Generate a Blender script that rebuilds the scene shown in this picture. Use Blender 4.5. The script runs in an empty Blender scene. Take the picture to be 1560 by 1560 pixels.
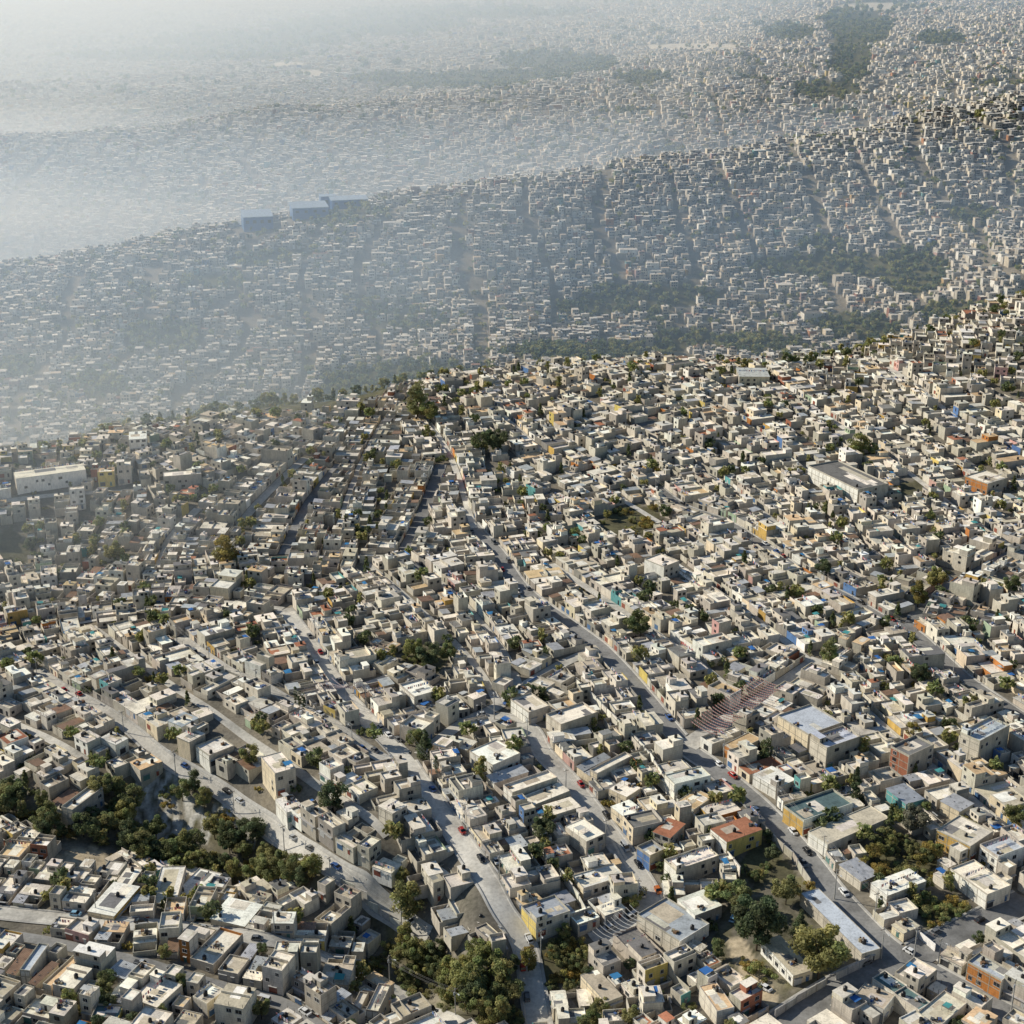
import bpy, math, random
import numpy as np
from math import sin, cos, pi, atan2, hypot, log, exp, sqrt, radians

# ------------------------------------------------------------------ basics
F = 2265.0            # focal length in units of a 1560 wide frame
CAMZ = 280.0
PITCH = radians(21.2)
SP, CP = sin(PITCH), cos(PITCH)
SUN_AZ, SUN_EL = radians(-69), radians(30)   # azimuth from +Y towards +X
scene = bpy.context.scene
col = scene.collection

def U(r, a, b): return a + (b - a) * r.random()

def wnoise(x, y, scale, seed):
    """smooth pseudo noise, about -1..1, numpy arrays or scalars"""
    r = random.Random(seed); s = 0.0; w = 0.0
    for k in range(7):
        a = r.random() * 2 * pi; f = (0.6 + 1.5 * r.random()) / scale; p = r.random() * 6.3; q = r.random() * 6.3
        s = s + np.sin((x * cos(a) + y * sin(a)) * f * 2 * pi + p + 1.7 * np.sin((y * cos(a) - x * sin(a)) * f * 3.1 + q)); w += 1
    return s / w * 1.6

# ------------------------------------------------------------------ terrain
def unproj(px, py, depth):
    a = (px - 780) / F; b = (780 - py) / F
    return (depth * a, depth * (CP + b * SP), CAMZ + depth * (-SP + b * CP))

def proj(x, y, z):
    dz = z - CAMZ
    dep = y * CP - dz * SP; up = y * SP + dz * CP
    return 780 + F * x / dep, 780 - F * up / dep, dep

NEAR = [(-200,1750,-8),(200,1750,-5),(780,1750,-3),(1300,1750,0),(1800,1750,2),
 (0,1560,-6),(400,1560,-8),(700,1560,-13),(1100,1560,-4),(1560,1560,0),
 (100,1290,-14),(250,1260,-19),(400,1310,-19),(560,1400,-18),(680,1480,-20),(780,1545,-15),
 (0,1400,-8),(200,1390,-8),(400,1420,-8),(530,1500,-12),
 (0,1210,-12),(120,1170,-7),(290,1150,-4),(420,1220,-5),(560,1340,-7),(700,1420,-8),
 (300,1000,0),(600,1150,0),(520,1050,-1),(800,1100,1),(800,1300,-2),(1000,1200,0),(1200,1300,0),
 (1350,1440,0),(1560,1300,1),(1560,1000,4),(1200,900,4),(900,900,3),(600,900,0),(300,900,-4),(0,1000,-6),
 (1560,700,10),(1300,650,10),(1000,650,8),(800,700,6),(600,750,2),(400,780,0),(200,860,-9),(40,860,-14),(0,780,-3),(150,770,-2),
 (0,712,9),(-150,735,9),(200,662,9),(400,645,5),(560,630,6),(640,592,11),(800,570,12),(1000,550,13),(1180,560,10),
 (1340,535,14),(1430,500,20),(1560,458,28),(1750,420,35)]
FARC = [(0,900,-40,1),(0,1050,-95,1),(400,990,-30,1),(400,1100,-90,1),(640,1040,-30,1),(640,1130,-85,1),(1000,1075,-32,1),
 (1000,1180,-80,1),(1340,1120,-26,1),(1340,1230,-78,1),(1560,1175,-16,1),(1560,1280,-62,1),
 (0,690,1150),(0,550,1300),(0,416,1420),(150,388,1460),(470,324,1545),(780,279,1640),(1050,243,1725),(1380,189,1805),(300,640,1180),(300,500,1330),(300,352,1500),
 (640,585,1230),(640,450,1400),(640,292,1600),(900,555,1240),(900,430,1450),(900,264,1690),
 (1200,550,1280),(1200,420,1470),(1200,220,1760),(1560,450,1330),(1560,330,1500),(1560,158,1850),
 (0,1700,-130,1),(0,425,1950),(0,300,2250),(0,210,2500),
 (400,1740,-78,1),(400,345,1900),(400,260,2200),(400,165,2600),
 (780,1790,-58,1),(780,288,1990),(1100,1880,-22,1),(1300,1930,5,1),(1560,1980,48,1),(780,220,2250),(780,130,2700),
 (1100,240,2080),(1100,150,2380),(1100,85,2750),(1300,198,2160),(1300,120,2420),(1300,85,2600),(1300,40,3100),
 (1560,160,2120),(1560,100,2360),(1560,30,3000),
 (0,2850,-90,1),(0,190,3200),(0,130,3700),(0,4300,-140,1),(0,110,4700),(0,0,7000),
 (400,2850,-50,1),(400,155,3100),(400,105,3700),(400,70,4500),(400,0,7000),
 (780,2950,8,1),(780,110,3150),(780,60,3800),(780,0,5500),(1100,60,3200),(1100,0,4500),(1560,0,4200),
 (200,9000,30,1),(780,9000,40,1),(1400,9000,60,1),(300,14000,60,1),(1300,14000,80,1),(780,24000,120,1),(0,24000,120,1),(1560,24000,120,1)]
_c = []
for px, py, z in NEAR:
    fac = SP - (780 - py) / F * CP
    dep = (CAMZ - z) / fac
    _c.append(unproj(px, py, dep))
for t in FARC:
    reps = [t[0]] + ([-380] if t[0] == 0 else []) + ([1940] if t[0] == 1560 else [])
    for px in reps:
        if len(t) == 4:
            dep = (t[1] - 0) / CP; dep = t[1]
            y = t[1]; zz = t[2]; d2 = y * CP - (zz - CAMZ) * SP
            _c.append(((px - 780) / F * d2, y, zz))
        else:
            _c.append(unproj(px, t[1], t[2]))
_c = np.array(_c)
def _uv(x, y): return x / y * 2.6, np.log(y) * 1.6
_cu, _cv = _uv(_c[:, 0], _c[:, 1])
def _phi(d2): return 0.5 * d2 * np.log(d2 + 1e-9)
_n = len(_c)
_A = np.zeros((_n + 3, _n + 3))
_A[:_n, :_n] = _phi((_cu[:, None] - _cu) ** 2 + (_cv[:, None] - _cv) ** 2) + np.eye(_n) * 2e-4
_A[:_n, _n] = 1; _A[:_n, _n + 1] = _cu; _A[:_n, _n + 2] = _cv
_A[_n:, :_n] = _A[:_n, _n:].T
_w = np.linalg.solve(_A, np.concatenate([_c[:, 2], [0, 0, 0]]))
def tps(x, y):
    u, v = _uv(x, y); out = np.empty_like(u)
    for i in range(0, len(u), 20000):
        a = u[i:i + 20000]; b = v[i:i + 20000]
        out[i:i + 20000] = _phi((a[:, None] - _cu) ** 2 + (b[:, None] - _cv) ** 2) @ _w[:_n] + _w[_n] + _w[_n + 1] * a + _w[_n + 2] * b
    return out
# terrain table in (x/y, log y); the ground sheet uses the same table
NU, NV = 640, 880
GU = np.linspace(-0.78, 0.78, NU); GV = np.linspace(log(150.0), log(26000.0), NV)
_ys = np.exp(GV)
_xx = (GU[None, :] * _ys[:, None]); _yy = np.repeat(_ys[:, None], NU, 1)
HZ = tps(_xx.ravel(), _yy.ravel()).reshape(NV, NU)
_rough = np.clip((_yy - 1750) / 900, 0, 1)
HZ = HZ + _rough * (wnoise(_xx, _yy, 260, 5) * 3 + wnoise(_xx, _yy, 900, 6) * 9 * np.clip((_yy - 2200) / 2500, 0, 1))

def hz(x, y):
    x = np.asarray(x, float); y = np.asarray(y, float)
    fu = np.clip((x / y - GU[0]) / (GU[1] - GU[0]), 0, NU - 1.001); fv = np.clip((np.log(y) - GV[0]) / (GV[1] - GV[0]), 0, NV - 1.001)
    i = fu.astype(int); j = fv.astype(int); a = fu - i; b = fv - j
    return (HZ[j, i] * (1 - a) + HZ[j, i + 1] * a) * (1 - b) + (HZ[j + 1, i] * (1 - a) + HZ[j + 1, i + 1] * a) * b

_T = np.exp(np.linspace(log(240.0), log(15000.0), 2600))
def at(px, py, h=0.0):
    """ground point (plus height h) seen at a photo position"""
    X, Y, Z = unproj(px, py, _T)
    d = Z - (hz(X, Y) + h)
    k = np.argmax(d < 0)
    if k == 0: k = len(_T) - 1
    t = d[k - 1] / (d[k - 1] - d[k]) if d[k - 1] != d[k] else 0
    dep = _T[k - 1] + (_T[k] - _T[k - 1]) * t
    p = unproj(px, py, dep)
    return np.array([p[0], p[1]])

# ------------------------------------------------------------------ mesh building
class MB:
    """collects quads with a colour and a material number each"""
    __slots__ = ('v', 'f', 'c', 'm')
    def __init__(self): self.v = []; self.f = []; self.c = []; self.m = []
    def quad(self, a, b, c, d, colr, m=0):
        n = len(self.v); self.v += [a, b, c, d]; self.f.append((n, n + 1, n + 2, n + 3)); self.c.append(colr); self.m.append(m)
    def box(self, x0, x1, y0, y1, z0, z1, c, m=0, tc=None, tm=None, bottom=False):
        n = len(self.v)
        self.v += [(x0,y0,z0),(x1,y0,z0),(x1,y1,z0),(x0,y1,z0),(x0,y0,z1),(x1,y0,z1),(x1,y1,z1),(x0,y1,z1)]
        self.f += [(n,n+1,n+5,n+4),(n+1,n+2,n+6,n+5),(n+2,n+3,n+7,n+6),(n+3,n,n+4,n+7),(n+4,n+5,n+6,n+7)]
        self.c += [c]*4 + [tc or c]; self.m += [m]*4 + [m if tm is None else tm]
        if bottom: self.f.append((n+3,n+2,n+1,n)); self.c.append(c); self.m.append(m)
    def hexa(self, p, c, m=0):
        n = len(self.v); self.v += p
        self.f += [(n,n+1,n+5,n+4),(n+1,n+2,n+6,n+5),(n+2,n+3,n+7,n+6),(n+3,n,n+4,n+7),(n+4,n+5,n+6,n+7),(n+3,n+2,n+1,n)]
        self.c += [c]*6; self.m += [m]*6
    def cyl(self, x, y, z0, z1, r0, r1, c, m=0, n=8, cap=True):
        k = len(self.v)
        for i in range(n):
            a = 2*pi*i/n; self.v.append((x+r0*cos(a), y+r0*sin(a), z0))
        for i in range(n):
            a = 2*pi*i/n; self.v.append((x+r1*cos(a), y+r1*sin(a), z1))
        for i in range(n):
            j = (i+1) % n; self.f.append((k+i,k+j,k+n+j,k+n+i)); self.c.append(c); self.m.append(m)
        if cap:
            for i in range(1, n-2, 2):
                self.f.append((k+n,k+n+i,k+n+i+1,k+n+i+2)); self.c.append(c); self.m.append(m)
    def tube(self, pts, r, c, m=0, n=4, r1=None):
        k = len(self.v); P = [np.array(p, float) for p in pts]
        for i, p in enumerate(P):
            t = P[min(i+1, len(P)-1)] - P[max(i-1, 0)]; t /= (np.linalg.norm(t) + 1e-9)
            u = np.cross(t, (0, 0, 1) if abs(t[2]) < .9 else (1, 0, 0)); u /= np.linalg.norm(u); w = np.cross(t, u)
            rr = r if r1 is None else r + (r1 - r) * i / (len(P) - 1)
            for j in range(n):
                a = 2*pi*j/n + pi/4; q = p + rr*(cos(a)*u + sin(a)*w); self.v.append(tuple(q))
        for i in range(len(P)-1):
            for j in range(n):
                a = k+i*n+j; b = k+i*n+(j+1) % n; self.f.append((a,b,b+n,a+n)); self.c.append(c); self.m.append(m)
    def arrays(self):
        return (np.array(self.v, np.float32).reshape(-1, 3), np.array(self.f, np.int32).reshape(-1, 4),
                np.array(self.c, np.float32).reshape(-1, 3), np.array(self.m, np.int32))

MATS = []
def mesh_from(name, V, Q, C, M, smooth=False):
    me = bpy.data.meshes.new(name)
    me.vertices.add(len(V)); me.vertices.foreach_set('co', np.ascontiguousarray(V, np.float32).ravel())
    me.loops.add(Q.size); me.loops.foreach_set('vertex_index', np.ascontiguousarray(Q, np.int32).ravel())
    me.polygons.add(len(Q)); me.polygons.foreach_set('loop_start', np.arange(len(Q), dtype=np.int32) * 4)
    used = np.unique(M); lut = np.zeros(len(MATS) + 1, np.int32)
    for i, u in enumerate(used): me.materials.append(MATS[u]); lut[u] = i
    me.polygons.foreach_set('material_index', lut[M])
    me.polygons.foreach_set('use_smooth', np.full(len(Q), smooth, bool))
    at_ = me.attributes.new('Col', 'FLOAT_COLOR', 'FACE')
    at_.data.foreach_set('color', np.concatenate([C, np.ones((len(C), 1), np.float32)], 1).astype(np.float32).ravel())
    me.update(calc_edges=True)
    return me
def build(name, mb, parent=None, smooth=False):
    me = mesh_from(name, *mb.arrays(), smooth=smooth)
    return obj(name, me, parent)
def obj(name, me, parent=None, loc=None, rotz=None, scale=None):
    o = bpy.data.objects.new(name, me); col.objects.link(o)
    if parent is not None: o.parent = parent
    if loc is not None: o.location = loc
    if rotz is not None: o.rotation_euler = (0, 0, rotz)
    if scale is not None: o.scale = scale
    return o
def tag(o, label=None, cat=None, group=None, kind=None):
    if label: o['label'] = label
    if cat: o['category'] = cat
    if group: o['group'] = group
    if kind: o['kind'] = kind
    return o
def empty(name, loc, rz=0.0):
    o = bpy.data.objects.new(name, None); col.objects.link(o); o.location = loc; o.rotation_euler = (0, 0, rz)
    o.empty_display_size = 0.5
    return o
class Pile:
    """arrays of many small things gathered into one mesh (only for masses nobody counts)"""
    def __init__(self): self.V = []; self.Q = []; self.C = []; self.M = []; self.n = 0
    def add(self, V, Q, C, M, loc=(0, 0, 0), rz=0.0, s=1.0):
        c_, s_ = cos(rz) , sin(rz)
        W = np.empty_like(V); W[:, 0] = (V[:, 0]*c_ - V[:, 1]*s_)*s + loc[0]; W[:, 1] = (V[:, 0]*s_ + V[:, 1]*c_)*s + loc[1]; W[:, 2] = V[:, 2]*s + loc[2]
        self.raw(W, Q, C, M)
    def raw(self, W, Q, C, M):
        self.V.append(W); self.Q.append(Q + self.n); self.C.append(C); self.M.append(M); self.n += len(W)
    def build(self, name):
        return obj(name, mesh_from(name, np.concatenate(self.V), np.concatenate(self.Q), np.concatenate(self.C), np.concatenate(self.M)))
ORD1 = 'zeroth first second third fourth fifth sixth seventh eighth ninth tenth eleventh twelfth thirteenth fourteenth fifteenth sixteenth seventeenth eighteenth nineteenth'.split()
TENS = {2: 'twenty', 3: 'thirty', 4: 'forty', 5: 'fifty', 6: 'sixty', 7: 'seventy', 8: 'eighty', 9: 'ninety'}
TENTH = {2: 'twentieth', 3: 'thirtieth', 4: 'fortieth', 5: 'fiftieth', 6: 'sixtieth', 7: 'seventieth', 8: 'eightieth', 9: 'ninetieth'}
def ordinal(n):
    if n < 20: return ORD1[n]
    return TENTH[n // 10] if n % 10 == 0 else TENS[n // 10] + '-' + ORD1[n % 10]

# ------------------------------------------------------------------ materials
def mat(name, rough=0.85, spec=0.25, metal=0.0, builder=None):
    m = bpy.data.materials.new(name); m.use_nodes = True
    nt = m.node_tree; b = nt.nodes['Principled BSDF']
    b.inputs['Roughness'].default_value = rough; b.inputs['Specular IOR Level'].default_value = spec; b.inputs['Metallic'].default_value = metal
    a = nt.nodes.new('ShaderNodeAttribute'); a.attribute_name = 'Col'
    out = a.outputs['Color']
    if builder: out = builder(nt, b, out)
    if out is not None: nt.links.new(out, b.inputs['Base Color'])
    MATS.append(m); return m
def node(nt, t, **kw):
    n = nt.nodes.new(t)
    for k, v in kw.items():
        if k in n.inputs.keys(): n.inputs[k].default_value = v
        else: setattr(n, k, v)
    return n
def mul(nt, c, fac_socket):
    n = nt.nodes.new('ShaderNodeMix'); n.data_type = 'RGBA'; n.blend_type = 'MULTIPLY'; n.inputs['Factor'].default_value = 1
    nt.links.new(c, n.inputs[6]); nt.links.new(fac_socket, n.inputs[7]); return n.outputs[2]
def ramp(nt, sock, stops):
    n = nt.nodes.new('ShaderNodeValToRGB'); e = n.color_ramp.elements
    while len(e) < len(stops): e.new(0.5)
    for i, (p, c) in enumerate(stops):
        e[i].position = p; e[i].color = (*c, 1) if not isinstance(c, (int, float)) else (c, c, c, 1)
    nt.links.new(sock, n.inputs['Fac']); return n.outputs['Color']
def worldpos(nt, scale=(1, 1, 1)):
    g = nt.nodes.new('ShaderNodeNewGeometry'); mp = nt.nodes.new('ShaderNodeMapping'); mp.inputs['Scale'].default_value = scale
    nt.links.new(g.outputs['Position'], mp.inputs['Vector']); return mp.outputs['Vector']
def noise(nt, vec, scale, detail=4, rough=0.6):
    n = node(nt, 'ShaderNodeTexNoise', Scale=scale, Detail=detail, Roughness=rough); nt.links.new(vec, n.inputs['Vector']); return n.outputs['Fac']
def wall_nodes(nt, b, c):
    v = worldpos(nt, (1, 1, 0.35))
    c = mul(nt, c, ramp(nt, noise(nt, v, 0.45), [(0.25, 0.74), (0.5, 1.07), (0.75, 1.22)]))
    c = mul(nt, c, ramp(nt, noise(nt, worldpos(nt, (1, 1, 0.2)), 2.6, 3), [(0.3, 0.78), (0.6, 1.04)]))
    k = node(nt, 'ShaderNodeTexWave', Scale=0.4, Distortion=0.4, wave_type='BANDS', bands_direction='Z'); nt.links.new(worldpos(nt), k.inputs['Vector'])
    c = mul(nt, c, ramp(nt, k.outputs['Fac'], [(0.0, 0.86), (0.18, 1.0)]))
    return c
def roof_nodes(nt, b, c):
    v = worldpos(nt)
    c = mul(nt, c, ramp(nt, noise(nt, v, 0.22, 5), [(0.28, 0.68), (0.48, 1.06), (0.7, 1.22)]))
    c = mul(nt, c, ramp(nt, noise(nt, v, 1.5, 4, .7), [(0.3, 0.74), (0.55, 1.08), (0.8, 1.16)]))
    return c
def tin_nodes(nt, b, c):
    v = worldpos(nt)
    c = mul(nt, c, ramp(nt, noise(nt, v, 0.5, 5, .7), [(0.3, 0.55), (0.5, 0.95), (0.7, 1.1)]))
    k = node(nt, 'ShaderNodeTexWave', Scale=0.9, Distortion=0.0, wave_type='BANDS', bands_direction='DIAGONAL'); nt.links.new(v, k.inputs['Vector'])
    c = mul(nt, c, ramp(nt, k.outputs['Fac'], [(0.0, 0.7), (0.5, 1.0)]))
    return c
def leaf_nodes(nt, b, c):
    oi = nt.nodes.new('ShaderNodeObjectInfo')
    c = mul(nt, c, ramp(nt, oi.outputs['Random'], [(0.0, (0.75, 0.8, 0.8)), (0.5, (1, 1, 1)), (1.0, (1.15, 1.12, 0.95))]))
    b.inputs['Transmission Weight'].default_value = 0
    tr = nt.nodes.new('ShaderNodeBsdfTranslucent'); mx = nt.nodes.new('ShaderNodeMixShader'); mx.inputs[0].default_value = 0.45
    nt.links.new(c, tr.inputs['Color']); nt.links.new(c, b.inputs['Base Color'])
    o = nt.nodes['Material Output']; nt.links.new(b.outputs[0], mx.inputs[1]); nt.links.new(tr.outputs[0], mx.inputs[2]); nt.links.new(mx.outputs[0], o.inputs['Surface'])
    return None
def road_nodes(nt, b, c):
    v = worldpos(nt)
    c = mul(nt, c, ramp(nt, noise(nt, v, 0.09, 5, .65), [(0.3, 0.6), (0.5, 1.0), (0.72, 1.2)]))
    c = mul(nt, c, ramp(nt, noise(nt, v, 0.9, 5, .7), [(0.3, 0.75), (0.6, 1.05)]))
    return c
def ground_nodes(nt, b, c):
    v = worldpos(nt)
    c = mul(nt, c, ramp(nt, noise(nt, v, 0.05, 6, .7), [(0.3, (0.6, 0.62, 0.6)), (0.5, (1, 1, 1)), (0.7, (1.25, 1.2, 1.1))]))
    c = mul(nt, c, ramp(nt, noise(nt, v, 0.7, 5, .7), [(0.3, 0.6), (0.65, 1.15)]))
    return c
WALL, ROOF, TIN, GLASS, PLAST, PAINT, LEAF, BARK, ROAD, GROUND, CLOTH = range(11)
mat('masonry', .9, .15, 0, wall_nodes)
mat('roof_concrete', .9, .15, 0, roof_nodes)
mat('sheet_metal', .5, .4, .25, tin_nodes)
mat('window_glass', .12, .5)
mat('plastic', .45, .4)
mat('paint', .3, .5)
mat('leaves', .7, .2, 0, leaf_nodes)
mat('bark', .9, .1, 0, wall_nodes)
mat('paving', .9, .2, 0, road_nodes)
mat('earth', .95, .1, 0, ground_nodes)
mat('cloth', .9, .1)

HZ_A, HZ_B, HZ_C, SKY_S, SUN_S = .00041, .00027, .0021, .078, 5.0

# ------------------------------------------------------------------ setting: ground
# streets of the near hill: phrase, half width, surface, pavement, points along the middle (photo positions turned into ground points)
ST = [
 ('crossroads street', 3.7, 'asphalt', 1, [(700,772),(722,805),(757,843),(797,900),(873,957),(915,989),(963,1040),(1040,1133),(1083,1167),(1157,1229),(1227,1305),(1273,1363),(1340,1432),(1385,1462),(1450,1498),(1570,1562)]),
 ('blue terrace lane', 3.2, 'concrete', 1, [(700,1103),(752,1093),(803,1109),(827,1147),(867,1190),(920,1258),(965,1323),(990,1370),(975,1400),(905,1436)]),
 ('wide pale street', 3.2, 'concrete', 1, [(432,928),(460,965),(490,1010),(522,1055),(562,1100),(612,1152),(637,1187),(676,1243),(710,1293),(743,1343),(765,1385),(792,1425),(806,1470),(822,1570)]),
 ('pale side street', 2.6, 'concrete', 1, [(270,972),(340,1020),(393,1043),(440,1070),(500,1100),(545,1133),(600,1165),(628,1178)]),
 ('ravine street', 2.0, 'concrete', 1, [(55,1020),(93,1047),(187,1102),(250,1155),(327,1199),(367,1229),(420,1267),(467,1297),(522,1333),(603,1395),(650,1432)]),
 ('street below the ravine', 3.3, 'concrete', 1, [(-25,1388),(60,1397),(140,1403),(200,1408),(293,1414),(383,1428),(433,1437),(520,1472),(603,1516),(700,1570)]),
 ('lowest left lane', 2.3, 'asphalt', 0, [(-20,1420),(60,1432),(150,1452),(230,1470),(290,1490),(360,1510),(430,1530),(500,1575)]),
 ('dark right-hand avenue', 3.7, 'asphalt', 1, [(1000,745),(1040,773),(1100,795),(1150,825),(1200,860),(1247,890),(1290,912),(1340,942),(1385,962),(1425,996),(1475,1040),(1565,1100)]),
 ('road right of the crossroads', 4.8, 'asphalt', 1, [(1385,1462),(1425,1440),(1470,1418),(1565,1372)]),
 ('road left of the crossroads', 5.2, 'asphalt', 1, [(1385,1462),(1340,1478),(1273,1510),(1180,1568)]),
 ('red bunting street', 4.0, 'concrete', 0, [(1047,1137),(1090,1108),(1140,1080),(1195,1042),(1250,1005)]),
 ('upper side road', 3.0, 'asphalt', 0, [(1385,962),(1407,922),(1473,880),(1570,828)]),
 ('bunting square lane', 2.8, 'concrete', 0, [(522,1055),(590,1033),(625,1012)]),
 ('short link lane', 2.8, 'concrete', 0, [(640,1150),(700,1105),(760,1075),(792,1050),(850,1015),(905,990)]),
 ('dark straight alley', 3.2, 'asphalt', 0, [(612,845),(640,792),(672,708)]),
 ('second straight alley', 2.8, 'asphalt', 0, [(432,845),(467,773),(517,708)]),
 ('third straight alley', 2.4, 'concrete', 0, [(358,815),(387,773),(465,698)]),
 ('fourth straight alley', 2.4, 'concrete', 0, [(236,870),(260,820),(302,775)]),
 # narrow ways higher up the hill
 ('alley', 1.7, 'concrete', 0, [(880,602),(960,652),(1060,712),(1150,772),(1220,830)]),
 ('alley', 1.7, 'concrete', 0, [(1010,566),(1130,642),(1260,742),(1400,850),(1480,905)]),
 ('alley', 1.7, 'concrete', 0, [(1180,585),(1330,682),(1450,770),(1565,850)]),
 ('alley', 1.7, 'concrete', 0, [(1350,560),(1450,632),(1570,712)]),
 ('alley', 1.7, 'concrete', 0, [(740,612),(830,690),(920,745),(1010,800),(1100,860)]),
 ('alley', 1.7, 'concrete', 0, [(650,640),(690,705),(722,805)]),
 ('alley', 1.7, 'concrete', 0, [(585,640),(548,712),(520,790)]),
 ('alley', 1.7, 'concrete', 0, [(0,765),(120,752),(230,742),(330,705),(420,668)]),
 ('alley', 1.7, 'concrete', 0, [(-10,905),(100,898),(250,884),(430,852),(612,848)]),
 ('alley', 1.7, 'concrete', 0, [(-10,965),(120,950),(280,918),(432,928)]),
 ('alley', 1.9, 'concrete', 0, [(612,848),(690,905),(760,985),(792,1050)]),
 ('alley', 1.9, 'concrete', 0, [(965,820),(1060,880),(1160,950),(1260,1030),(1360,1120),(1470,1210),(1565,1290)]),
 ('alley', 1.9, 'concrete', 0, [(840,860),(930,920),(1050,1000),(1110,1050)]),
 ('alley', 1.7, 'concrete', 0, [(560,860),(640,930),(720,1010),(760,1075)]),
 ('alley', 1.7, 'concrete', 0, [(140,955),(240,1030),(330,1090),(430,1160),(520,1220),(590,1275)]),
 ('alley', 1.7, 'concrete', 0, [(1395,530),(1470,512),(1570,490)]),
 ('alley', 1.7, 'concrete', 0, [(1300,575),(1420,560),(1570,545)]),
 ('alley', 1.7, 'concrete', 0, [(-10,1090),(60,1120),(130,1160)]),
]
class Street: pass
STREETS = []
for si, (nm, hw, surf, pav, pts) in enumerate(ST):
    s = Street(); s.name = nm; s.hw = hw; s.surf = surf; s.pav = pav; s.i = si
    P = np.array([at(*p) for p in pts])
    # smooth resampling, about 1.5 m
    Q = [P[0]]
    for k in range(len(P) - 1):
        p0 = P[max(k-1, 0)]; p1 = P[k]; p2 = P[k+1]; p3 = P[min(k+2, len(P)-1)]
        n = max(2, int(np.linalg.norm(p2 - p1) / 1.5))
        for j in range(1, n + 1):
            t = j / n
            Q.append(.5 * ((2*p1) + (-p0+p2)*t + (2*p0-5*p1+4*p2-p3)*t*t + (-p0+3*p1-3*p2+p3)*t**3))
    s.p = np.array(Q); d = np.linalg.norm(np.diff(s.p, axis=0), axis=1); s.s = np.concatenate([[0], np.cumsum(d)]); s.L = s.s[-1]
    t = np.gradient(s.p, axis=0); s.t = t / (np.linalg.norm(t, axis=1)[:, None] + 1e-9)
    STREETS.append(s)
def on_street(s, q):
    x = np.interp(q, s.s, s.p[:, 0]); y = np.interp(q, s.s, s.p[:, 1]); tx = np.interp(q, s.s, s.t[:, 0]); ty = np.interp(q, s.s, s.t[:, 1])
    l = hypot(tx, ty); return x, y, tx / l, ty / l
SEG = np.concatenate([np.concatenate([s.p[::4], s.t[::4], np.full((len(s.p[::4]), 1), s.i), s.s[::4, None]], 1) for s in STREETS])
SEG_MAIN = SEG[SEG[:, 4] < 18]
def nearest(x, y, seg=SEG):
    d = (seg[:, 0] - x) ** 2 + (seg[:, 1] - y) ** 2
    k = int(np.argmin(d)); return seg[k], sqrt(d[k])

# ---- occupancy of the near hill
RES = 0.6; OX, OY = -520.0, 240.0; ON, OM = int(1100 / RES), int(1060 / RES)
occ = np.zeros((OM, ON), bool)
def cells(x, y):
    return np.clip(((y - OY) / RES).astype(int), 0, OM - 1), np.clip(((x - OX) / RES).astype(int), 0, ON - 1)
def obb_pts(cx, cy, ang, w, d):
    nx = max(2, int(w / .55)); ny = max(2, int(d / .55))
    a = np.linspace(-w/2 + .1, w/2 - .1, nx); b = np.linspace(-d/2 + .1, d/2 - .1, ny)
    A, B = np.meshgrid(a, b); c, s = cos(ang), sin(ang)
    return cx + (A*c - B*s).ravel(), cy + (A*s + B*c).ravel()
def free(cx, cy, ang, w, d):
    j, i = cells(*obb_pts(cx, cy, ang, w, d)); return 1 - occ[j, i].mean()
def mark(cx, cy, ang, w, d):
    j, i = cells(*obb_pts(cx, cy, ang, w, d)); occ[j, i] = True
def inpoly(px, py, poly):
    r = np.zeros(np.shape(px), bool); n = len(poly)
    for k in range(n):
        x0, y0 = poly[k]; x1, y1 = poly[(k + 1) % n]
        if y0 == y1: continue
        c = ((y0 > py) != (y1 > py)) & (px < (x1 - x0) * (py - y0) / (y1 - y0) + x0)
        r ^= c
    return r
for s in STREETS:
    w = s.hw + (1.0 if s.pav else 0.3)
    for off in np.arange(-w, w + .01, .5):
        j, i = cells(s.p[:, 0] - s.t[:, 1] * off, s.p[:, 1] + s.t[:, 0] * off); occ[j, i] = True
# open places: greenery and yards (photo outlines turned into ground outlines)
def wpoly(pts): return [tuple(at(*p)) for p in pts]
GREEN = {k: wpoly(v) for k, v in {
 'ravine': [(-20,1200),(40,1212),(80,1240),(120,1238),(150,1212),(205,1180),(255,1160),(300,1192),(345,1222),(395,1262),(440,1290),(500,1330),(515,1345),(480,1358),(400,1350),(330,1338),(270,1330),(220,1318),(170,1290),(120,1282),(70,1285),(45,1255),(-20,1240)],
 'gully': [(525,1345),(590,1392),(640,1432),(690,1462),(760,1480),(790,1520),(780,1570),(700,1570),(640,1530),(590,1500),(560,1478),(585,1440),(560,1400)],
 'slope': [(800,1445),(870,1425),(900,1440),(905,1465),(860,1500),(830,1500)],
 'orchard': [(1330,1290),(1370,1270),(1420,1285),(1432,1318),(1400,1345),(1345,1348),(1318,1325)],
 'yard': [(1098,1395),(1135,1350),(1190,1330),(1235,1350),(1250,1370),(1300,1432),(1338,1455),(1300,1472),(1250,1500),(1205,1532),(1175,1545),(1110,1478),(1085,1440)],
 'garden': [(1112,1330),(1162,1272),(1183,1290),(1234,1354),(1190,1342),(1150,1352)],
 'plot': [(920,790),(960,765),(1000,775),(1015,800),(960,822),(915,815)],
 'corner': [(1395,1385),(1455,1360),(1490,1395),(1440,1435),(1412,1420)],
 'lot': [(1370,735),(1410,728),(1410,758),(1375,765)],
 'bank': [(60,855),(20,800),(-20,815),(-20,860)],
 'terrace': [(690,1000),(640,975),(605,990),(615,1015),(660,1030)],
}.items()}
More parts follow.
